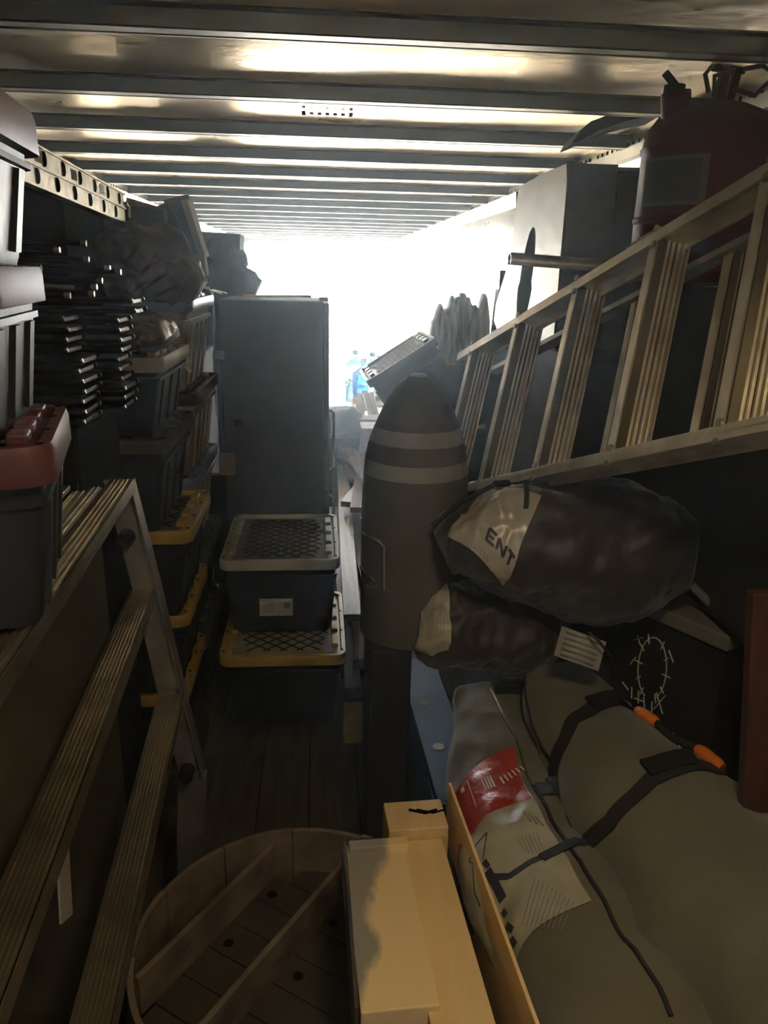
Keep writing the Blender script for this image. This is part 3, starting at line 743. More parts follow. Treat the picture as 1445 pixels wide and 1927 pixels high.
bm = NB(); obox(bm, (-.01, -.03, .43), (.0, -.03, .505), .03, .02); fin('handle_post', bm, M['red'], t, bevel=.003)
bm = NB(); obox(bm, (.045, .0, .51), (.03, .0, .43), .022, .02); fin('handle_post', bm, M['red'], t, bevel=.003)
bm = NB(); obox(bm, (-.03, -.03, .518), (.06, .0, .518), .022, .018); fin('handle_bar', bm, M['red'], t, bevel=.003)
for pts in ([(-.035, -.03, .46), (-.05, -.03, .50), (-.03, -.03, .525), (.01, -.03, .52)], [(.03, -.03, .47), (.08, -.04, .455), (.12, -.05, .50), (.085, -.05, .52), (.045, -.03, .515)], [(-.02, -.03, .455), (-.03, -.04, .495), (.02, -.04, .51)]):
    bm = NB(); tube(bm, pts, .006, 8); fin('wire_bail', bm, M['carddk'], t, smooth=True)

# metal box with opening
t = thing('metal_box', 'grey metal box with a long oval opening high on the right wall', 'box', (0, 0, 0))
bm = NB(); outer = [(2.57, 1.87), (2.57, 2.15), (2.57, 2.44), (2.9, 2.44), (3.2, 2.43), (3.24, 2.28), (3.22, 2.20), (3.34, 2.10), (3.48, 1.97), (3.50, 1.87), (3.2, 1.865), (2.9, 1.865)]
def outer_pt(a):
    c = Vector((2.93, 2.10)); d = Vector((math.cos(a), math.sin(a))); best = 9
    for p, q in zip(outer, outer[1:] + outer[:1]):
        p, q = Vector(p), Vector(q); e = q - p; den = d.x * e.y - d.y * e.x
        if abs(den) < 1e-9: continue
        s = ((p.x - c.x) * e.y - (p.y - c.y) * e.x) / den; u = ((p.x - c.x) * d.y - (p.y - c.y) * d.x) / den
        if s > 0 and -1e-6 <= u <= 1 + 1e-6: best = min(best, s)
    return c + d * best
NS = 56; rings = [[], [], [], []]
for k in range(NS):
    a = 2 * math.pi * k / NS; o_ = outer_pt(a)
    rr = .10 + .07 * max(0, math.sin(a)) ** 2 + .115 * max(0, -math.sin(a)) ** 2
    i_ = Vector((2.93 + .055 + math.cos(a) * .085 * (1.25 if math.sin(a) < -.2 else 1) - .05 * math.sin(a), 2.10 + math.sin(a) * (.17 if math.sin(a) > 0 else .20)))
    for j, (p, x) in enumerate(((o_, .78), (i_, .78), (i_, .784), (o_, .784))): rings[j].append(bm.verts.new((x, p.x, p.y)))
for a, b in zip(rings, rings[1:] + rings[:1]):
    for k in range(NS): bm.faces.new((a[k], a[(k + 1) % NS], b[(k + 1) % NS], b[k]))
fin('cutout_panel', bm, M['boxside'], t)['label'] = 'bright brushed side panel with the oval opening'
bm = NB(); box(bm, (.865, 2.585, 2.155), (.155, .03, .57)); fin('front_panel', bm, M['carddk'], t, bevel=.002)
bm = NB(); box(bm, (1.005, 2.60, 2.145), (.10, .05, .55)); fin('front_panel', bm, M['carddk'], t, bevel=.012)
bm = NB(); box(bm, (.96, 2.90, 2.432), (.33, .58, .012)); fin('top_panel', bm, M['carddk'], t, bevel=.002)
bm = NB(); box(bm, (.965, 3.02, 1.875), (.36, .9, .012)); fin('bottom_panel', bm, M['carddk'], t)
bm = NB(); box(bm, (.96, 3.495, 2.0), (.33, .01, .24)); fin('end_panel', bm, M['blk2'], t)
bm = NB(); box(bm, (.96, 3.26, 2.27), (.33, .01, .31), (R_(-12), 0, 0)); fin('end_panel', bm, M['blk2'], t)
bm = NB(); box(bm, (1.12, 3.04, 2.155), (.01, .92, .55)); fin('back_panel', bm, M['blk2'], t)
bm = NB(); prof = []
P0, P1 = Vector((.575, 2.52, 2.145)), Vector((.99, 2.45, 2.125)); P0 = at(958, 490, y=2.45); P1 = at(1175, 507, y=2.40)
ring = []
for p in (P0, P1):
    row = []
    for rr in (.024, .020):
        for k in (range(11) if rr == .024 else range(10, -1, -1)):
            a = R_(-30 + 24 * k); row.append(bm.verts.new(p + Vector((0, math.cos(a) * rr, math.sin(a) * rr))))
    ring.append(row)
for k in range(22): bm.faces.new((ring[0][k], ring[0][(k + 1) % 22], ring[1][(k + 1) % 22], ring[1][k]))
bm.faces.new(ring[0][::-1]); bm.faces.new(ring[1])
tag(fin('gutter_channel', bm, M['steel'], smooth=True), 'galvanised half round channel lying across the metal box opening', 'channel')
bm = NB(); pts = [(1076, 270), (1088, 250), (1112, 228), (1160, 210), (1250, 198), (1250, 214), (1175, 226), (1125, 246), (1098, 262)]
prism(bm, [at(x, y, y=2.62) for x, y in pts], (.02, .20, 0)); tag(fin('curved_tray', bm, M['blk2'], bevel=.004), 'dark curved plastic tray under the roof behind the red can', 'tray')

# ================================================================== BULLET CONE
YC, XC = 2.15, None
c0 = at(780, 950, y=YC); XC = c0.x; kz = YC / 2.35
def zc(py): return at(780, py, y=YC).z
rs = .00104 * YC / 2.15 * 1.5
prof = [(707, 18), (712, 23), (730, 40), (754, 58), (778, 69), (802, 78), (820, 84.5), (836, 90), (866, 95), (899, 98), (950, 100), (1180, 100)]
mp = lambda w: w * (YC / math.cos(R_(17.4)) * 1.0 + .0) / FPX * 1.0
t = thing('bullet_cone', 'tall brown bullet shaped cone with two pale bands in the aisle', 'cone', (XC, YC, 0))
def rad(py):
    for (a, ra), (b, rb) in zip(prof, prof[1:]):
        if a <= py <= b: return mp(ra + (rb - ra) * (py - a) / (b - a))
def seg(name, y0, y1, m, grow=0.):
    bm = NB(); ys = sorted({y0, y1} | {p[0] for p in prof if y0 < p[0] < y1}, reverse=True)
    P = []
    for y in ys: P.append((rad(y) + grow, zc(y)))
    lathe(bm, (0, 0, 0), P, 48, cap=not grow); return fin(name, bm, M[m], t, smooth=True)
seg('cone_shell', 707, 1180, 'cork')
seg('painted_band', 800, 826, 'band', .0012); seg('painted_band', 858, 885, 'band', .0012)
bm = NB(); lathe(bm, (0, 0, zc(707)), [(.020, -.006), (.024, 0), (.022, .006), (.012, .007)], 24); fin('tip_cap', bm, M['band'], t, smooth=True)
bm = NB(); rr = mp(100) + .003
def onc(px, py):
    p = at(px, py, y=YC - .12); a = math.asin(max(-1, min(1, (p.x - XC) / rr))); return Vector((rr * math.sin(a), -rr * math.cos(a), p.z))
q = [onc(*p) for p in ((684, 1022), (712, 1020), (722, 1028), (722, 1108), (690, 1116), (706, 1098), (682, 1090))]
tube(bm, q, .004, 6); fin('pale_cord', bm, M['alu2'], t)['label'] = 'pale cord frame on the shaded lower body'
zb = zc(1180)
bm = NB(); box(bm, (.205, 2.14, zb / 2 - .002), (.125, .26, zb - .004)); cr = fin('dark_stand', bm, M['blk2'], bevel=.008); tag(cr, 'dark box stand under the bullet shaped cone', 'stand')
# blue board with cream dots
t = thing('blue_board', 'blue painted board with cream dots leaning low beside the sacks', 'board', (0, 0, 0))
pts = [(.395, 3.0), (.455, 3.0), (.475, 2.36), (.47, 2.0), (.345, 2.36)]
pts = [(.351, 3.0), (.50, 3.0), (.50, 2.545), (.50, 1.93), (.47, 1.93), (.345, 2.36)]
bm = NB(); box(bm, (.412, 2.60, .53), (.15, 1.28, .035), (0, 0, R_(2))); fin('board_panel', bm, M['blue'], t, bevel=.003)
bm = NB(); box(bm, (.407, 2.60, .256), (.11, 1.24, .51)); fin('board_stand', bm, M['blue'], t, bevel=.003)
for px, py in ((798, 1322), (825, 1405), (782, 1232)):
    bm = NB(); p = at(px, py, z=.5485); lathe(bm, p, [(.020, 0), (.020, .001)], 20); fin('cream_dot', bm, M['spot'] if py != 1232 else M['blue'], t)
bm = NB(); blocktext(bm, 'A3', lambda u, v: (u, v), lambda u, v, o: at(788 + u * 18, 1295 + v * 12, z=.55), 0, 0, .36, 1, .002, 0); fin('chalk_letter', bm, M['inkg'], t)['kind'] = 'stuff'

# ================================================================== FOREGROUND WOOD BOX
t = thing('wooden_box', 'open box of pale plywood and boards in the near foreground', 'wooden box', (0, 0, 0))
bm = NB(); box(bm, (.135, 1.30, .745), (.150, .44, .10), (0, 0, R_(3))); fin('board', bm, M['mould'], t, bevel=.003)['label'] = 'short thick board with grey mould stain'
bm = NB(); box(bm, (.255, 1.15, .735), (.12, .78, .09), (0, 0, R_(3))); fin('board', bm, M['ply'], t, bevel=.002)
bm = NB(); box(bm, (.235, 1.595, .745), (.148, .105, .13), (0, 0, R_(3))); fin('end_block', bm, M['pine'], t, bevel=.003)
bm = NB(); p = at(800, 1528, z=.811)
for dx, s in ((0, 1), (.02, .7)): tube(bm, [p + Vector((dx - .04, .01, 0)), p + Vector((dx, -.005, 0)), p + Vector((dx + .03, .006, 0))], .004 * s, 6)
fin('dark_stain', bm, M['dark'], t)['kind'] = 'stuff'
bm = NB(); prism(bm, [(.325, 1.655, .62), (.333, 1.655, .62), (.392, .80, .62), (.384, .80, .62)], (0, 0, .235)); fin('side_panel', bm, M['ply'], t, bevel=.0015)
bm = NB(); prism(bm, [(.052, 1.515, .66), (.060, 1.515, .66), (.068, 1.08, .66), (.060, 1.08, .66)], (0, 0, .145)); fin('side_panel', bm, M['oldwood'], t, bevel=.0015)
bm = NB(); box(bm, (.136, 1.505, .755), (.142, .028, .104), (0, 0, R_(3))); fin('cross_strip', bm, M['mould'], t, bevel=.002)
bm = NB(); box(bm, (.205, 1.25, .345), (.26, .84, .68)); tag(fin('dark_chest', bm, M['blk2'], bevel=.008), 'dark chest hidden under the open plywood box', 'chest')

# ================================================================== ROUND TUB
CT = Vector((-.06, 1.53)); RT = .405
t = thing('round_tub', 'round shallow wooden tub with slats and drilled holes in the foreground', 'tub', (CT.x, CT.y, 0))
for k in range(12):                                       # segmented hoop, partly lapped
    a0, a1 = R_(k * 30 + 4), R_(k * 30 + 33.5)
    ro = RT + random.uniform(-.003, .004); bm = NB(); L = []
    for j in range(7):
        a = a0 + (a1 - a0) * j / 6
        L.append([(r_ * math.cos(a), r_ * math.sin(a), z) for r_, z in ((ro - .012, .31), (ro, .31), (ro + .001, .502 + .003 * (k % 2)), (ro - .014, .502 + .003 * (k % 2)))])
    loft(bm, L); fin('hoop_segment', bm, M['hoop'], t)
u = Vector((.568, .823, 0)); v = Vector((.823, -.568, 0))
w_ = .098
for i in range(-4, 5):
    c = u * (i * w_ + .02); h = math.sqrt(max(.001, (RT - .02) ** 2 - (i * w_ + .02) ** 2)) if abs(i * w_ + .02) < RT - .02 else 0
    if h < .05: continue
    bm = NB(); obox(bm, c - v * h + Vector((0, 0, .345)), c + v * h + Vector((0, 0, .345)), w_ - .004, .02); fin('plank', bm, M['oldwood'], t, bevel=.002)
for s in (.01, -.172 - .0, .19):
    o0 = Vector((-.431 - CT.x, 1.493 - CT.y, 0)); d0 = o0.dot(v)
for dv in (-.260, .02 - .0):
    pass
for pa, pb in (((-.431, 1.493), (-.141, 1.915)), ((.054, 1.817), (-.27, 1.341))):
    off_ = (Vector((pa[0] - CT.x, pa[1] - CT.y, 0)).dot(v) + Vector((pb[0] - CT.x, pb[1] - CT.y, 0)).dot(v)) / 2
    h = math.sqrt((RT - .016) ** 2 - off_ ** 2)
    bm = NB(); obox(bm, v * off_ - u * h + Vector((0, 0, .41)), v * off_ + u * h + Vector((0, 0, .41)), .016, .115); fin('divider_slat', bm, M['hoop'], t, bevel=.002)
off_ = .30; h = math.sqrt((RT - .016) ** 2 - off_ ** 2)
bm = NB(); obox(bm, v * off_ - u * h + Vector((0, 0, .41)), v * off_ + u * h + Vector((0, 0, .41)), .016, .115); fin('divider_slat', bm, M['hoop'], t, bevel=.002)
for px, py in ((512, 1683), (430, 1774), (627, 1737), (561, 1836)):
    p = at(px, py, z=.356); bm = NB(); lathe(bm, (p.x - CT.x, p.y - CT.y, .3545), [(.015, 0), (.013, .002)], 16); fin('drilled_hole', bm, M['dark'], t)
bm = NB(); lathe(bm, (CT.x, CT.y, 0), [(.36, 0), (.36, .308)], 32); tag(fin('round_drum', bm, M['blk2'], smooth=True), 'dark round drum under the shallow wooden tub', 'drum')

# ================================================================== LEFT PLATFORM LADDER
t = thing('work_platform', 'aluminium work platform ladder with grooved treads at the left edge', 'platform ladder', (0, 0, 0))
D = Vector((.057, -1, 0)).normalized(); N = Vector((-1, -.057, 0)).normalized(); Z = Vector((0, 0, 1))
def lt(far, length, width, name, k, m='tread'):
    bm = NB(); a = Vector(far); b = a + D * length
    obox(bm, a + N * width / 2, b + N * width / 2, width, .004, Z)
    obox(bm, a + Z * -.016, b + Z * -.016, .004, .036, Z)
    obox(bm, a + N * width + Z * -.012, b + N * width + Z * -.012, .004, .026, Z)
    for j in range(k):
        q = N * (width * (j + 1) / (k + 1)) + Z * .003
        obox(bm, a + q, b + q, .0028, .004, Z)
    return fin(name, bm, M[m], t)
lt((-.490, 1.995, 1.565), 1.7, .056, 'tread', 4); lt((-.459, 2.02, 1.245), 1.7, .064, 'tread', 7); lt((-.396, 2.004, .935), 1.6, .066, 'tread', 7)
a = Vector((-.490, 1.93, 1.560))
for j, (o_, w2, h2) in enumerate(((.058, .030, .0), (.092, .040, -.01), (.136, .020, .006), (.162, .060, -.01), (.226, .012, .010), (.242, .05, -.012))):
    bm = NB(); obox(bm, a + N * (o_ + w2 / 2) + Z * h2, a + N * (o_ + w2 / 2) + D * 1.6 + Z * h2, w2, .012, Z)
    if j in (0, 1, 3):
        for q in (-.2, .2): obox(bm, a + N * (o_ + w2 * (.5 + q)) + Z * (h2 + .007), a + N * (o_ + w2 * (.5 + q)) + D * 1.6 + Z * (h2 + .007), .003, .005, Z)
    fin('deck_extrusion', bm, M['tread'], t, bevel=.001)
rp = [(-.508, 1.56), (-.498, 1.50), (-.458, 1.26), (-.434, 1.10), (-.410, .93), (-.366, .66)]
for w0, nm in ((0, 'side_rail'),):
    bm = NB(); L = []
    for x, z in rp: L.append([(x - .062, 2.012, z), (x + .012, 2.012, z), (x + .012, 2.035, z), (x - .062, 2.035, z)])
    loft(bm, L); fin('side_rail', bm, M['alu2'], t, bevel=.003)
    bm = NB()
    for x, z in (rp[0], rp[-1]): pass
    L = [[(x + .012, 1.985, z), (x + .015, 1.985, z), (x + .015, 2.04, z), (x + .012, 2.04, z)] for x, z in rp]; loft(bm, L); fin('rail_flange', bm, M['alu2'], t)
for px, py in ((238, 1012), (352, 1452)):
    bm = NB(); p = at(px, py, y=2.0); tube(bm, [p + Vector((0, .02, 0)), p + Vector((0, -.03, 0))], .022, 14); tube(bm, [p + Vector((0, -.03, 0)), p + Vector((0, -.045, 0))], .013, 12); fin('locking_knob', bm, M['rubber'], t, smooth=True)
bm = NB(); L = [[(x - .085, 2.015, z), (x, 2.015, z), (x, 2.045, z), (x - .085, 2.045, z)] for x, z in ((-.345, .64), (-.362, .40), (-.38, .0))]; loft(bm, L); fin('lower_leg', bm, M['alu2'], t, bevel=.003)
bm = NB(); obox(bm, (-.47, 1.22, 1.22), (-.44, 1.10, 1.02), .06, .004, Vector((1, 0, 0))); lb = fin('paper_tag', bm, M['inkg'], t); lb['label'] = 'grey paper tag hanging below the middle tread'
bm = NB(); box(bm, (-.84, 1.22, .76), (.54, 1.48, 1.52)); tag(fin('large_cabinet', bm, M['board'], bevel=.008), 'large dark dusty cabinet behind the platform ladder treads', 'cabinet')

# ================================================================== LEFT BACK STACKS
bm = NB(); box(bm, (-.955, 2.29, .845), (.62, .44, 1.69)); tag(fin('tall_footlocker', bm, M['blk2'], bevel=.01), 'tall dark trunk under the stacks of folded chairs', 'trunk')
def folded_chair(w, d, m='blk'):
    t = thing('folded_chair', '', 'folding chair', (0, 0, 0), 0, 'flat stacked folding chairs behind the near totes')
    bm = NB(); box(bm, (-w / 2, 0, .008), (w, d * .8, .012)); fin('seat', bm, M[m], t, bevel=.002)
    for s in (-1, 1):
        bm = NB(); tube(bm, [(-w, s * d * .45, .009), (-.01, s * d * .45, .009), (.004, s * d * .45, .011)], .006, 8); fin('frame_tube', bm, M['blk2'], t, smooth=True)
        bm = NB(); tube(bm, [(.0, s * d * .45, .011), (.006, s * d * .45, .013)], .006, 8); fin('end_cap', bm, M['steel'] if s < 0 else M[m], t)
    return t
def copytree(o, par=None):
    c = o.copy(); COL.objects.link(c); c.parent = par
    for chd in [x for x in o.children]: copytree(chd, c)
    return c
pro = folded_chair(.50, .17)
ordn = ['lowest', 'second', 'third', 'fourth', 'fifth', 'sixth', 'seventh', 'eighth', 'ninth', 'tenth', 'eleventh', 'twelfth', 'thirteenth']
first = True
def place(x, y, z, lab, rz=0.):
    global first
    o = pro if first else copytree(pro); first = False
    o.location = (x, y, z); o.rotation_euler = (0, 0, rz); o['label'] = lab
for k in range(11):
    place(-.615 + random.uniform(-.008, .008) - (.0 if k < 7 else .03), 2.14, 1.695 + k * .0265, 'flat black folding chair, %s from the bottom of the nearer chair stack' % ordn[k].replace('lowest', 'first'), random.uniform(-.02, .02))
for k in range(12):
    x = -.575 + random.uniform(-.008, .008) + (.045 if k in (10, 11) else 0)
    place(x, 2.38, 1.695 + k * .0275, 'flat black folding chair, %s from the bottom of the farther chair stack' % ordn[k].replace('lowest', 'first'), random.uniform(-.02, .02))
bars = [(225, 512, 2.35), (75, 520, 2.1), (190, 528, 2.3), (180, 540, 2.3), (150, 541, 2.25), (175, 553, 2.3), (130, 556, 2.2), (75, 505, 2.05), (205, 505, 2.35), (165, 488, 2.45), (160, 458, 2.5), (110, 470, 2.3)]
nm = ['topmost and longest', 'nearest short', 'second row', 'third row', 'middle', 'lower right', 'lowest left', 'bright upper left', 'upper right', 'high right', 'highest', 'high left']
for i, (px, py, yy) in enumerate(bars):
    e = at(px, py, y=yy); bm = NB()
    tube(bm, [Vector((-1.22, e.y, e.z + .012)), e + Vector((-.03, 0, 0)), e], .0065, 10)
    o = fin('metal_tube', bm, M['steel' if i in (1, 4, 7) else 'blk'], smooth=True); tag(o, '%s metal chair leg tube poking out above the stacked chairs' % nm[i], 'tube', 'loose tubes above the stacked chairs')
    bm = NB(); tube(bm, [e + Vector((-.012, 0, 0)), e + Vector((.004, 0, 0))], .0085, 10); fin('end_cap', bm, M['blk' if i in (1, 4, 7) else 'steel'], o, smooth=True)

t = thing('slotted_beam', 'galvanised beam with two rows of slots up at the left', 'beam', (0, 0, 0))
ba, bb = Vector((-.80, 1.35, 2.405)), Vector((-.80, 3.42, 2.325)); bu = Vector((0, .04, 1)).normalized()
bm = NB(); obox(bm, ba, bb, .03, .115, bu)
for s in (-.055, 0, .055): obox(bm, ba + bu * s + Vector((.017, 0, 0)), bb + bu * s + Vector((.017, 0, 0)), .010, .006, bu)
fin('beam_web', bm, M['steel'], t, bevel=.001)
for r_, zz in ((0, .028), (1, -.027)):
    for k in range(12):
        c = ba.lerp(bb, (k + .5 - .4 * r_) / 12) + bu * zz + Vector((.0155, 0, 0)); bm = NB()
        pts = [c + Vector((0, .020 * math.cos(a), .021 * math.sin(a))) for a in [R_(-100 + 20 * j) for j in range(11)]]
        prism(bm, pts, (.0035, 0, 0)); fin('slot', bm, M['dark'], t)
for k in range(3):
    c = ba.lerp(bb, .52 + k * .16) + bu * .028 + Vector((.0155, 0, 0)); bm = NB(); box(bm, c, (.002, .055, .032)); fin('sticker', bm, M['bluelid'] if k == 2 else M['inkg'], t)
bm = NB(); tube(bm, [bb + Vector((.02, .0, .02)), bb + Vector((.02, .05, .01)), bb + Vector((.02, .05, -.03))], .008, 8); fin('end_hook', bm, M['steel'], t)

bm = NB(); box(bm, (-1.275, 3.0, 1.22), (.035, 3.4, 2.44)); tag(fin('dark_wall_cover', bm, M['blk2'], bevel=.006), 'added dark blanket hanging along the left wall behind the stacks', 'cover')  # sheet added over the bright wall to darken it
t = thing('tarp_bundle', 'brown crumpled tarp bundle heaped on the left totes', 'tarp', (0, 0, 0))
sack('tarp_body', [at(170, 545, y=3.4), at(215, 500, y=3.4), at(280, 505, y=3.35), at(340, 520, y=3.3), at(378, 545, y=3.3)], [(.10, .05), (.17, .10), (.18, .115), (.16, .10), (.08, .04)], M['tarp'], t, wr=.055, seed=60, fold=9, n=64, steps=60)
t = thing('brown_jacket', 'brown folded jacket at the left behind the tarp bundle', 'jacket', (0, 0, 0))
sack('cloth_body', [at(120, 490, y=3.7), at(170, 470, y=3.7), at(215, 455, y=3.7), at(240, 470, y=3.7)], [(.06, .04), (.12, .09), (.13, .10), (.06, .04)], M['leather'], t, wr=.04, seed=77, fold=7)
t = thing('vinyl_pillow', 'shiny brown vinyl pillow on the topmost tan lid', 'pillow', (0, 0, 0))
sack('pillow_body', [at(222, 628, y=2.85), at(245, 622, y=2.85), at(275, 622, y=2.85), at(305, 628, y=2.85), at(324, 638, y=2.85)], [(.13, .03), (.16, .055), (.165, .06), (.16, .045), (.13, .015)], M['leather'], t, wr=.016, seed=80, fold=14, n=64, steps=50)
# cartons above
def carton(label, c, s, rot, m, n='cardboard_box'):
    t = thing(n, label, 'box', c, rot=rot)
    bm = NB(); box(bm, (0, 0, 0), s); fin('carton', bm, M[m], t, bevel=.002)
    for sg in (-1, 1):
        bm = NB(); box(bm, (sg * s[0] * .255, 0, s[2] / 2 + .003), (s[0] * .49, s[1], .004)); fin('top_flap', bm, M[m], t)
    return t
carton('large dark box added to darken the space under the slotted beam', (-1.05, 3.08, 2.10), (.40, .50, .55), (0, 0, 0), 'blk2', 'dark_filler_box')  # filler box added to keep this left corner dark
carton('wide grey brown carton under the far end of the slotted beam', at(222, 430, y=3.75), (.42, .25, .16), (0, 0, R_(6)), 'carddk')
carton('brown carton with open flap near the roof on the left', at(268, 405, y=4.0), (.15, .25, .09), (0, R_(14), R_(10)), 'card')
carton('dark tilted carton leaning beside the brown flapped carton', at(322, 445, y=4.05), (.13, .25, .26), (0, R_(-24), R_(6)), 'carddk')
carton('tall dark carton with tan edge leaning near the roof', at(352, 432, y=4.15), (.12, .25, .28), (0, R_(-14), R_(4)), 'carddk')
bm = NB(); box(bm, at(368, 432, y=4.0), (.03, .16, .26), (0, R_(-16), 0)); tag(fin('cardboard_sheet', bm, M['card'], bevel=.001), 'tan cardboard sheet edge against the tall dark carton', 'cardboard')
bm = NB(); box(bm, at(378, 499, y=3.95), (.055, .08, .10), (0, R_(-6), 0)); tag(fin('paper_packet', bm, M['card'], bevel=.002), 'small pale paper packet wedged under the dark carton', 'packet')
bm = NB(); tube(bm, [at(360, 700, y=3.12), at(333, 672, y=3.12)], .010, 4); tag(fin('wood_strip', bm, M['pine']), 'short pale wooden strip leaning between the tote stacks', 'strip')
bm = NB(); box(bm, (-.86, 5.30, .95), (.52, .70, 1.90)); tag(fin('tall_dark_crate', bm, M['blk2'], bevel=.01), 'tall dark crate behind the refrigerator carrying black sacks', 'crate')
t = thing('black_sack', 'rounded black sack leaning out over the refrigerator top', 'sack', (0, 0, 0))
sack('bag_body', [at(395, 560, y=5.2), at(425, 528, y=5.2), at(455, 530, y=5.2), at(485, 545, y=5.2)], [(.15, .05), (.2, .14), (.18, .12), (.08, .05)], M['blk2'], t, wr=.04, seed=90, fold=6)
t = thing('black_sack', 'taller black sack stacked against the left roof corner', 'sack', (0, 0, 0))
sack('bag_body', [at(380, 510, y=5.3), at(410, 490, y=5.3), at(440, 492, y=5.3), at(462, 505, y=5.3)], [(.15, .05), (.2, .14), (.18, .12), (.08, .05)], M['blk2'], t, wr=.04, seed=95, fold=6)
carton('flat black box on top of the tall black sack', at(416, 455, y=5.35), (.27, .3, .09), (0, R_(2), 0), 'blk2', 'black_box')

# ================================================================== FAR RIGHT
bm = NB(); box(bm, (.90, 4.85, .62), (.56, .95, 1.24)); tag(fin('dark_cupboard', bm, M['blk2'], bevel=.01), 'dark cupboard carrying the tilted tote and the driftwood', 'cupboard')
t = thing('black_bag', 'slumped black bag under the driftwood slab', 'bag', (0, 0, 0))
sack('bag_body', [(.70, 4.45, 1.32), (.80, 4.45, 1.40), (.93, 4.45, 1.41), (1.08, 4.45, 1.36)], [(.08, .06), (.14, .13), (.15, .14), (.10, .1)], M['blk2'], t, wr=.04, seed=99, fold=6)
# driftwood slab
bm = NB(); yy = 4.9; nx, nz = 54, 46; g = []
prof_ = [(810, 640), (814, 606), (819, 600), (823, 588), (828, 573), (832, 571), (835, 588), (840, 582), (846, 580), (850, 560), (854, 556), (857, 570), (861, 558), (866, 560), (870, 551), (876, 552), (880, 562), (884, 558), (888, 574), (892, 578), (896, 572), (900, 584), (905, 578), (909, 558), (914, 552), (918, 560), (920, 580), (922, 600)]
def topy(px):
    for (a, ya), (b, yb) in zip(prof_, prof_[1:]):
        if a <= px <= b: return ya + (yb - ya) * (px - a) / (b - a)
    return prof_[0][1] if px < 810 else prof_[-1][1]
for s in (0, 1):
    lay = []
    for i in range(nx + 1):
        px = 810 + 112 * i / nx; row = []
        for j in range(nz + 1):
            py = topy(px) + (705 - topy(px)) * j / nz
            p = at(px, py, y=yy); nse = noise.fractal(Vector((p.x * 26, p.z * 6, s * 9)), 1, 2, 4) * .014
            edge = min(i, nx - i, j) / 4; edge = min(1, edge)
            p.y = yy + (.10 if s else 0) + (-1 if not s else 1) * (nse * edge + .03 * edge)
            p.x += .004 * noise.noise(p * 30)
            row.append(bm.verts.new(p))
        lay.append(row)
    g.append(lay)
for s in (0, 1):
    for i in range(nx):
        for j in range(nz):
            bm.faces.new((g[s][i][j], g[s][i + 1][j], g[s][i + 1][j + 1], g[s][i][j + 1]))
for i in range(nx):
    for j in (0, nz): bm.faces.new((g[0][i][j], g[0][i + 1][j], g[1][i + 1][j], g[1][i][j]))
for j in range(nz):
    for i in (0, nx): bm.faces.new((g[0][i][j], g[0][i][j + 1], g[1][i][j + 1], g[1][i][j]))
tag(fin('driftwood_slab', bm, M['drift'], smooth='all'), 'weathered grey driftwood slab with a jagged spiky top edge', 'driftwood')
bm = NB(); prism(bm, [at(922, 700, y=4.6), at(940, 545, y=4.6), at(962, 545, y=4.6), at(962, 700, y=4.6)], (.02, .2, 0)); tag(fin('dark_sheet', bm, M['blk2']), 'dark panel standing between driftwood and metal box', 'panel')

# lumber in the aisle, each board a thing
def lum(px0, py0, px1, py1, z, w, h, m, lab, name='lumber_board', z2=None):
    a = at(px0, py0, z=z); b = at(px1, py1, z=z if z2 is None else z2)
    bm = NB(); obox(bm, a, b, w, h); tag(fin(name, bm, M[m], bevel=.003), lab, 'board', 'lumber pile in the aisle'); return a, b
lum(642, 835, 662, 1163, .42, .095, .038, 'lumber', 'wide grey weathered board along the refrigerator side')
a, b = lum(628, 960, 665, 1305, .26, .075, .06, 'lumber', 'narrow grey board running low beside the aisle totes')
bm = NB(); p = at(664, 1325, z=.2); box(bm, (b.x, b.y + .03, .09), (.085, .10, .16)); tag(fin('wood_block', bm, M['endw'], bevel=.003), 'pale sawn block under the end of the narrow grey board', 'block')
lum(660, 850, 682, 1250, .33, .085, .05, 'pinkw', 'reddish board between the grey boards and the cone')
lum(672, 845, 700, 1000, .46, .10, .04, 'lumber', 'grey board slanting behind the cone')
lum(690, 815, 672, 960, .52, .10, .04, 'pinkw', 'pinkish board crossing the lumber pile')
lum(676, 830, 705, 862, .60, .12, .05, 'lumber', 'short pale board lying on top of the lumber pile')
lum(640, 838, 668, 905, .47, .09, .04, 'pinkw', 'reddish board end near the refrigerator door')
for i, (x0, y0, x1, y1, z, m_, lb_) in enumerate(((.14, 3.75, .26, 5.6, .300, 'lumber', 'grey board skewed across the lower lumber pile'), (.30, 3.9, .20, 6.1, .375, 'pinkw', 'long reddish board near the cone side of the pile'),
        (.36, 4.4, .38, 6.6, .440, 'lumber', 'grey board along the right edge of the lumber pile'), (.20, 5.3, .46, 6.2, .500, 'lumber', 'short grey board lying askew near the stool'), (.46, 4.9, .30, 6.4, .555, 'pinkw', 'reddish board topmost beside the tilted tote'))):
    bm = NB(); obox(bm, (x0, y0, z), (x1, y1, z + .03), .105, .042); tag(fin('lumber_board', bm, M[m_], bevel=.003), lb_, 'board', 'lumber pile in the aisle')
bm = NB(); p = at(668, 862, z=.55); box(bm, p, (.14, .42, .10), (R_(4), R_(8), R_(28))); tag(fin('wood_block', bm, M['pinkw'], bevel=.004), 'thick pinkish timber offcut tilted on the lumber pile', 'block')
bm = NB(); p = at(700, 800, y=6.6); box(bm, (p.x, p.y, (p.z + .24) / 2), (.20, .3, p.z - .24)); tag(fin('wood_offcut', bm, M['pinkw'], bevel=.003), 'upright timber offcut standing at the far end of the lumber pile', 'board')
bm = NB(); box(bm, (.32, 5.4, .12), (.42, 3.4, .24)); tag(fin('low_pallet', bm, M['oldwood'], bevel=.005), 'low dark pallet under the lumber pile', 'pallet')
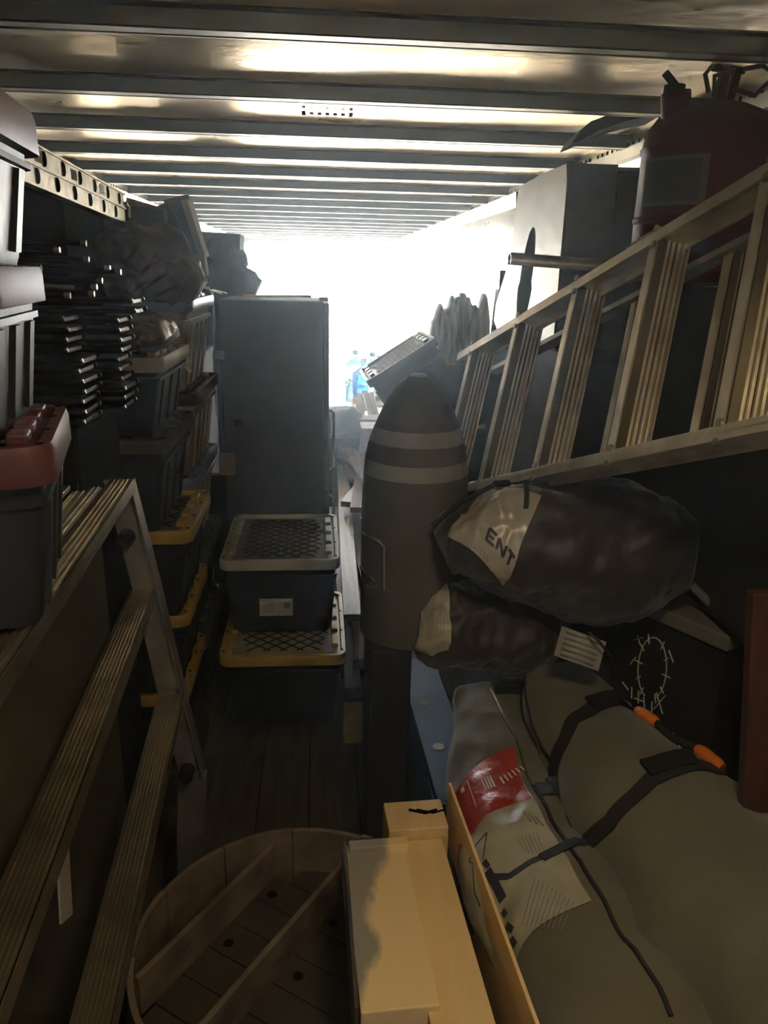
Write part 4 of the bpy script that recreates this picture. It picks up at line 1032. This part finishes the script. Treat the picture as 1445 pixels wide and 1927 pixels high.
t = thing('black_bag', 'rounded black bag on the floor beyond the refrigerator', 'bag', (0, 0, 0))
sack('bag_body', [at(612, 815, y=7.2), at(632, 800, y=7.2), at(655, 800, y=7.2), at(678, 812, y=7.2)], [(.2, .1), (.26, .17), (.26, .17), (.1, .06)], M['blk2'], t, wr=.03, seed=101, fold=5)
bm = NB(); prism(bm, [at(622, 775, y=6.8), at(655, 815, y=6.8), at(622, 822, y=6.8)], (0, .03, 0)); tag(fin('triangular_board', bm, M['carddk']), 'pale triangular board corner against the black bag', 'board')
bm = NB(); ztb = at(622, 822, y=6.8).z; box(bm, (.13, 7.15, ztb / 2), (.75, .80, ztb - .002)); tag(fin('low_box', bm, M['blk2'], bevel=.01), 'low dark box under the rounded black bag', 'box')

# table with jugs and clutter
TZ = at(700, 748, y=8.6).z
t = thing('folding_table', 'low wooden bench carrying blue water jugs near the doorway', 'table', (.78, 8.9, 0))
bm = NB(); box(bm, (0, 0, TZ - .02), (.80, 1.5, .04)); fin('table_top', bm, M['pine'], t, bevel=.003)
for sx in (-1, 1):
    for sy in (-1, 1):
        bm = NB(); box(bm, (sx * .36, sy * .7, (TZ - .04) / 2), (.05, .05, TZ - .04)); fin('leg', bm, M['pine'], t)
def jug(px, py, y, lab, cap='greencap'):
    p = at(px, py, y=y); t = thing('water_jug', lab, 'water jug', (p.x, y, TZ), 0, 'blue water jugs on the bench')
    bm = NB(); P = [(.12, 0), (.135, .015), (.135, .09), (.128, .10), (.135, .11), (.135, .18), (.128, .19), (.135, .20), (.135, .27), (.12, .31), (.07, .345), (.035, .36), (.03, .40), (.034, .405), (.034, .42), (.02, .42)]
    lathe(bm, (0, 0, 0), P, 28); fin('bottle', bm, M['water'], t, smooth=True)
    bm = NB(); lathe(bm, (0, 0, .405), [(.037, 0), (.037, .045), (.03, .05)], 16); fin('cap', bm, M[cap], t, smooth=True)
jug(683, 740, 8.4, 'pale blue water jug with blue cap, nearest on the bench', 'bluelid'); jug(714, 735, 8.75, 'clear water jug with bright green cap')
jug(700, 735, 9.1, 'blue water jug half hidden behind the nearest one', 'bluelid'); jug(668, 733, 9.3, 'far blue water jug nearest the open doorway', 'greencap')
t = thing('small_bottle', 'small clear bottle with green cap at the bench edge', 'bottle', (at(658, 735, y=8.3).x, 8.3, TZ))
bm = NB(); lathe(bm, (0, 0, 0), [(.04, 0), (.045, .01), (.045, .15), (.015, .20), (.015, .22)], 16); fin('bottle', bm, M['water'], t, smooth=True)
bm = NB(); lathe(bm, (0, 0, .22), [(.018, 0), (.018, .03)], 12); fin('cap', bm, M['greencap'], t)
bm = NB(); p = at(668, 742, y=8.2); box(bm, (p.x, 8.2, TZ + .03), (.10, .12, .055), (0, 0, .3)); tag(fin('yellow_case', bm, M['ylw2'], bevel=.012), 'small yellow tool case at the front of the bench', 'case')
for i, (px, py, lab) in enumerate(((697, 775, 'left pale tube leaning below the bench'), (706, 775, 'right pale tube leaning below the bench'), (668, 790, 'thin white slat leaning on the bench leg'), (676, 785, 'second white slat leaning on the bench'))):
    p = at(px, py, y=7.4); bm = NB()
    if i < 2: tube(bm, [p + Vector((-.03, .25, .13)), p + Vector((.03, -.15, -.12))], .035, 14)
    else: obox(bm, p + Vector((.08, .5, .18)), p + Vector((-.02, -.1, -.30)), .06, .02)
    tag(fin('cardboard_tube' if i < 2 else 'wood_lath', bm, M['white'], smooth=i < 2), lab, 'tube' if i < 2 else 'slat')
t = thing('wooden_stool', 'small wooden stool at the far end of the lumber pile', 'stool', (at(700, 795, y=7.1).x, 7.1, .24))
h_ = at(700, 788, y=7.1).z - .24
bm = NB(); box(bm, (0, 0, h_), (.28, .25, .03)); fin('seat', bm, M['pinkw'], t, bevel=.003)
for sx in (-1, 1):
    for sy in (-1, 1):
        bm = NB(); box(bm, (sx * .11, sy * .1, h_ / 2 - .01), (.03, .03, h_ - .02)); fin('leg', bm, M['pine'], t)
for i, (px, py, s, m, lab) in enumerate(((700, 748, (.2, .2, .05), 'blk', 'flat dark case on the bench in front of jugs'), (712, 762, (.22, .2, .03), 'white', 'pale flat pack among the bench clutter'), (690, 765, (.10, .1, .08), 'blk2', 'small dark tool box among the bench clutter'), (716, 800, (.2, .2, .16), 'card', 'brown box on the pallet behind the cone'))):
    p = at(px, py, y=7.8); bm = NB(); box(bm, p, s, (0, R_(random.uniform(-12, 12)), R_(random.uniform(-30, 30)))); tag(fin('small_case' if m != 'card' else 'brown_box', bm, M[m], bevel=.004), lab, 'case' if m != 'card' else 'box')

# haze volume added to stand in for lens veil from the bright doorway
bm = NB(); box(bm, ((XL + XR) / 2, (YB + YF) / 2, ZR / 2), (XR - XL - .01, YF - YB - .02, ZR - .01))
o = fin('glare_haze', bm, M['dark']); o['kind'] = 'stuff'; o['label'] = 'thin haze volume added for lens veil, filling the trailer'; o['category'] = 'haze'
hm = bpy.data.materials.new('glare_haze'); hm.use_nodes = True; nt = hm.node_tree; nt.nodes.clear()
ou = nt.nodes.new('ShaderNodeOutputMaterial'); vv = nt.nodes.new('ShaderNodeVolumeScatter')
vv.inputs['Density'].default_value = .015; vv.inputs['Anisotropy'].default_value = .78; vv.inputs['Color'].default_value = (.74, .88, 1, 1)
nt.links.new(vv.outputs[0], ou.inputs['Volume']); o.data.materials.clear(); o.data.materials.append(hm)
bpy.context.view_layer.update()
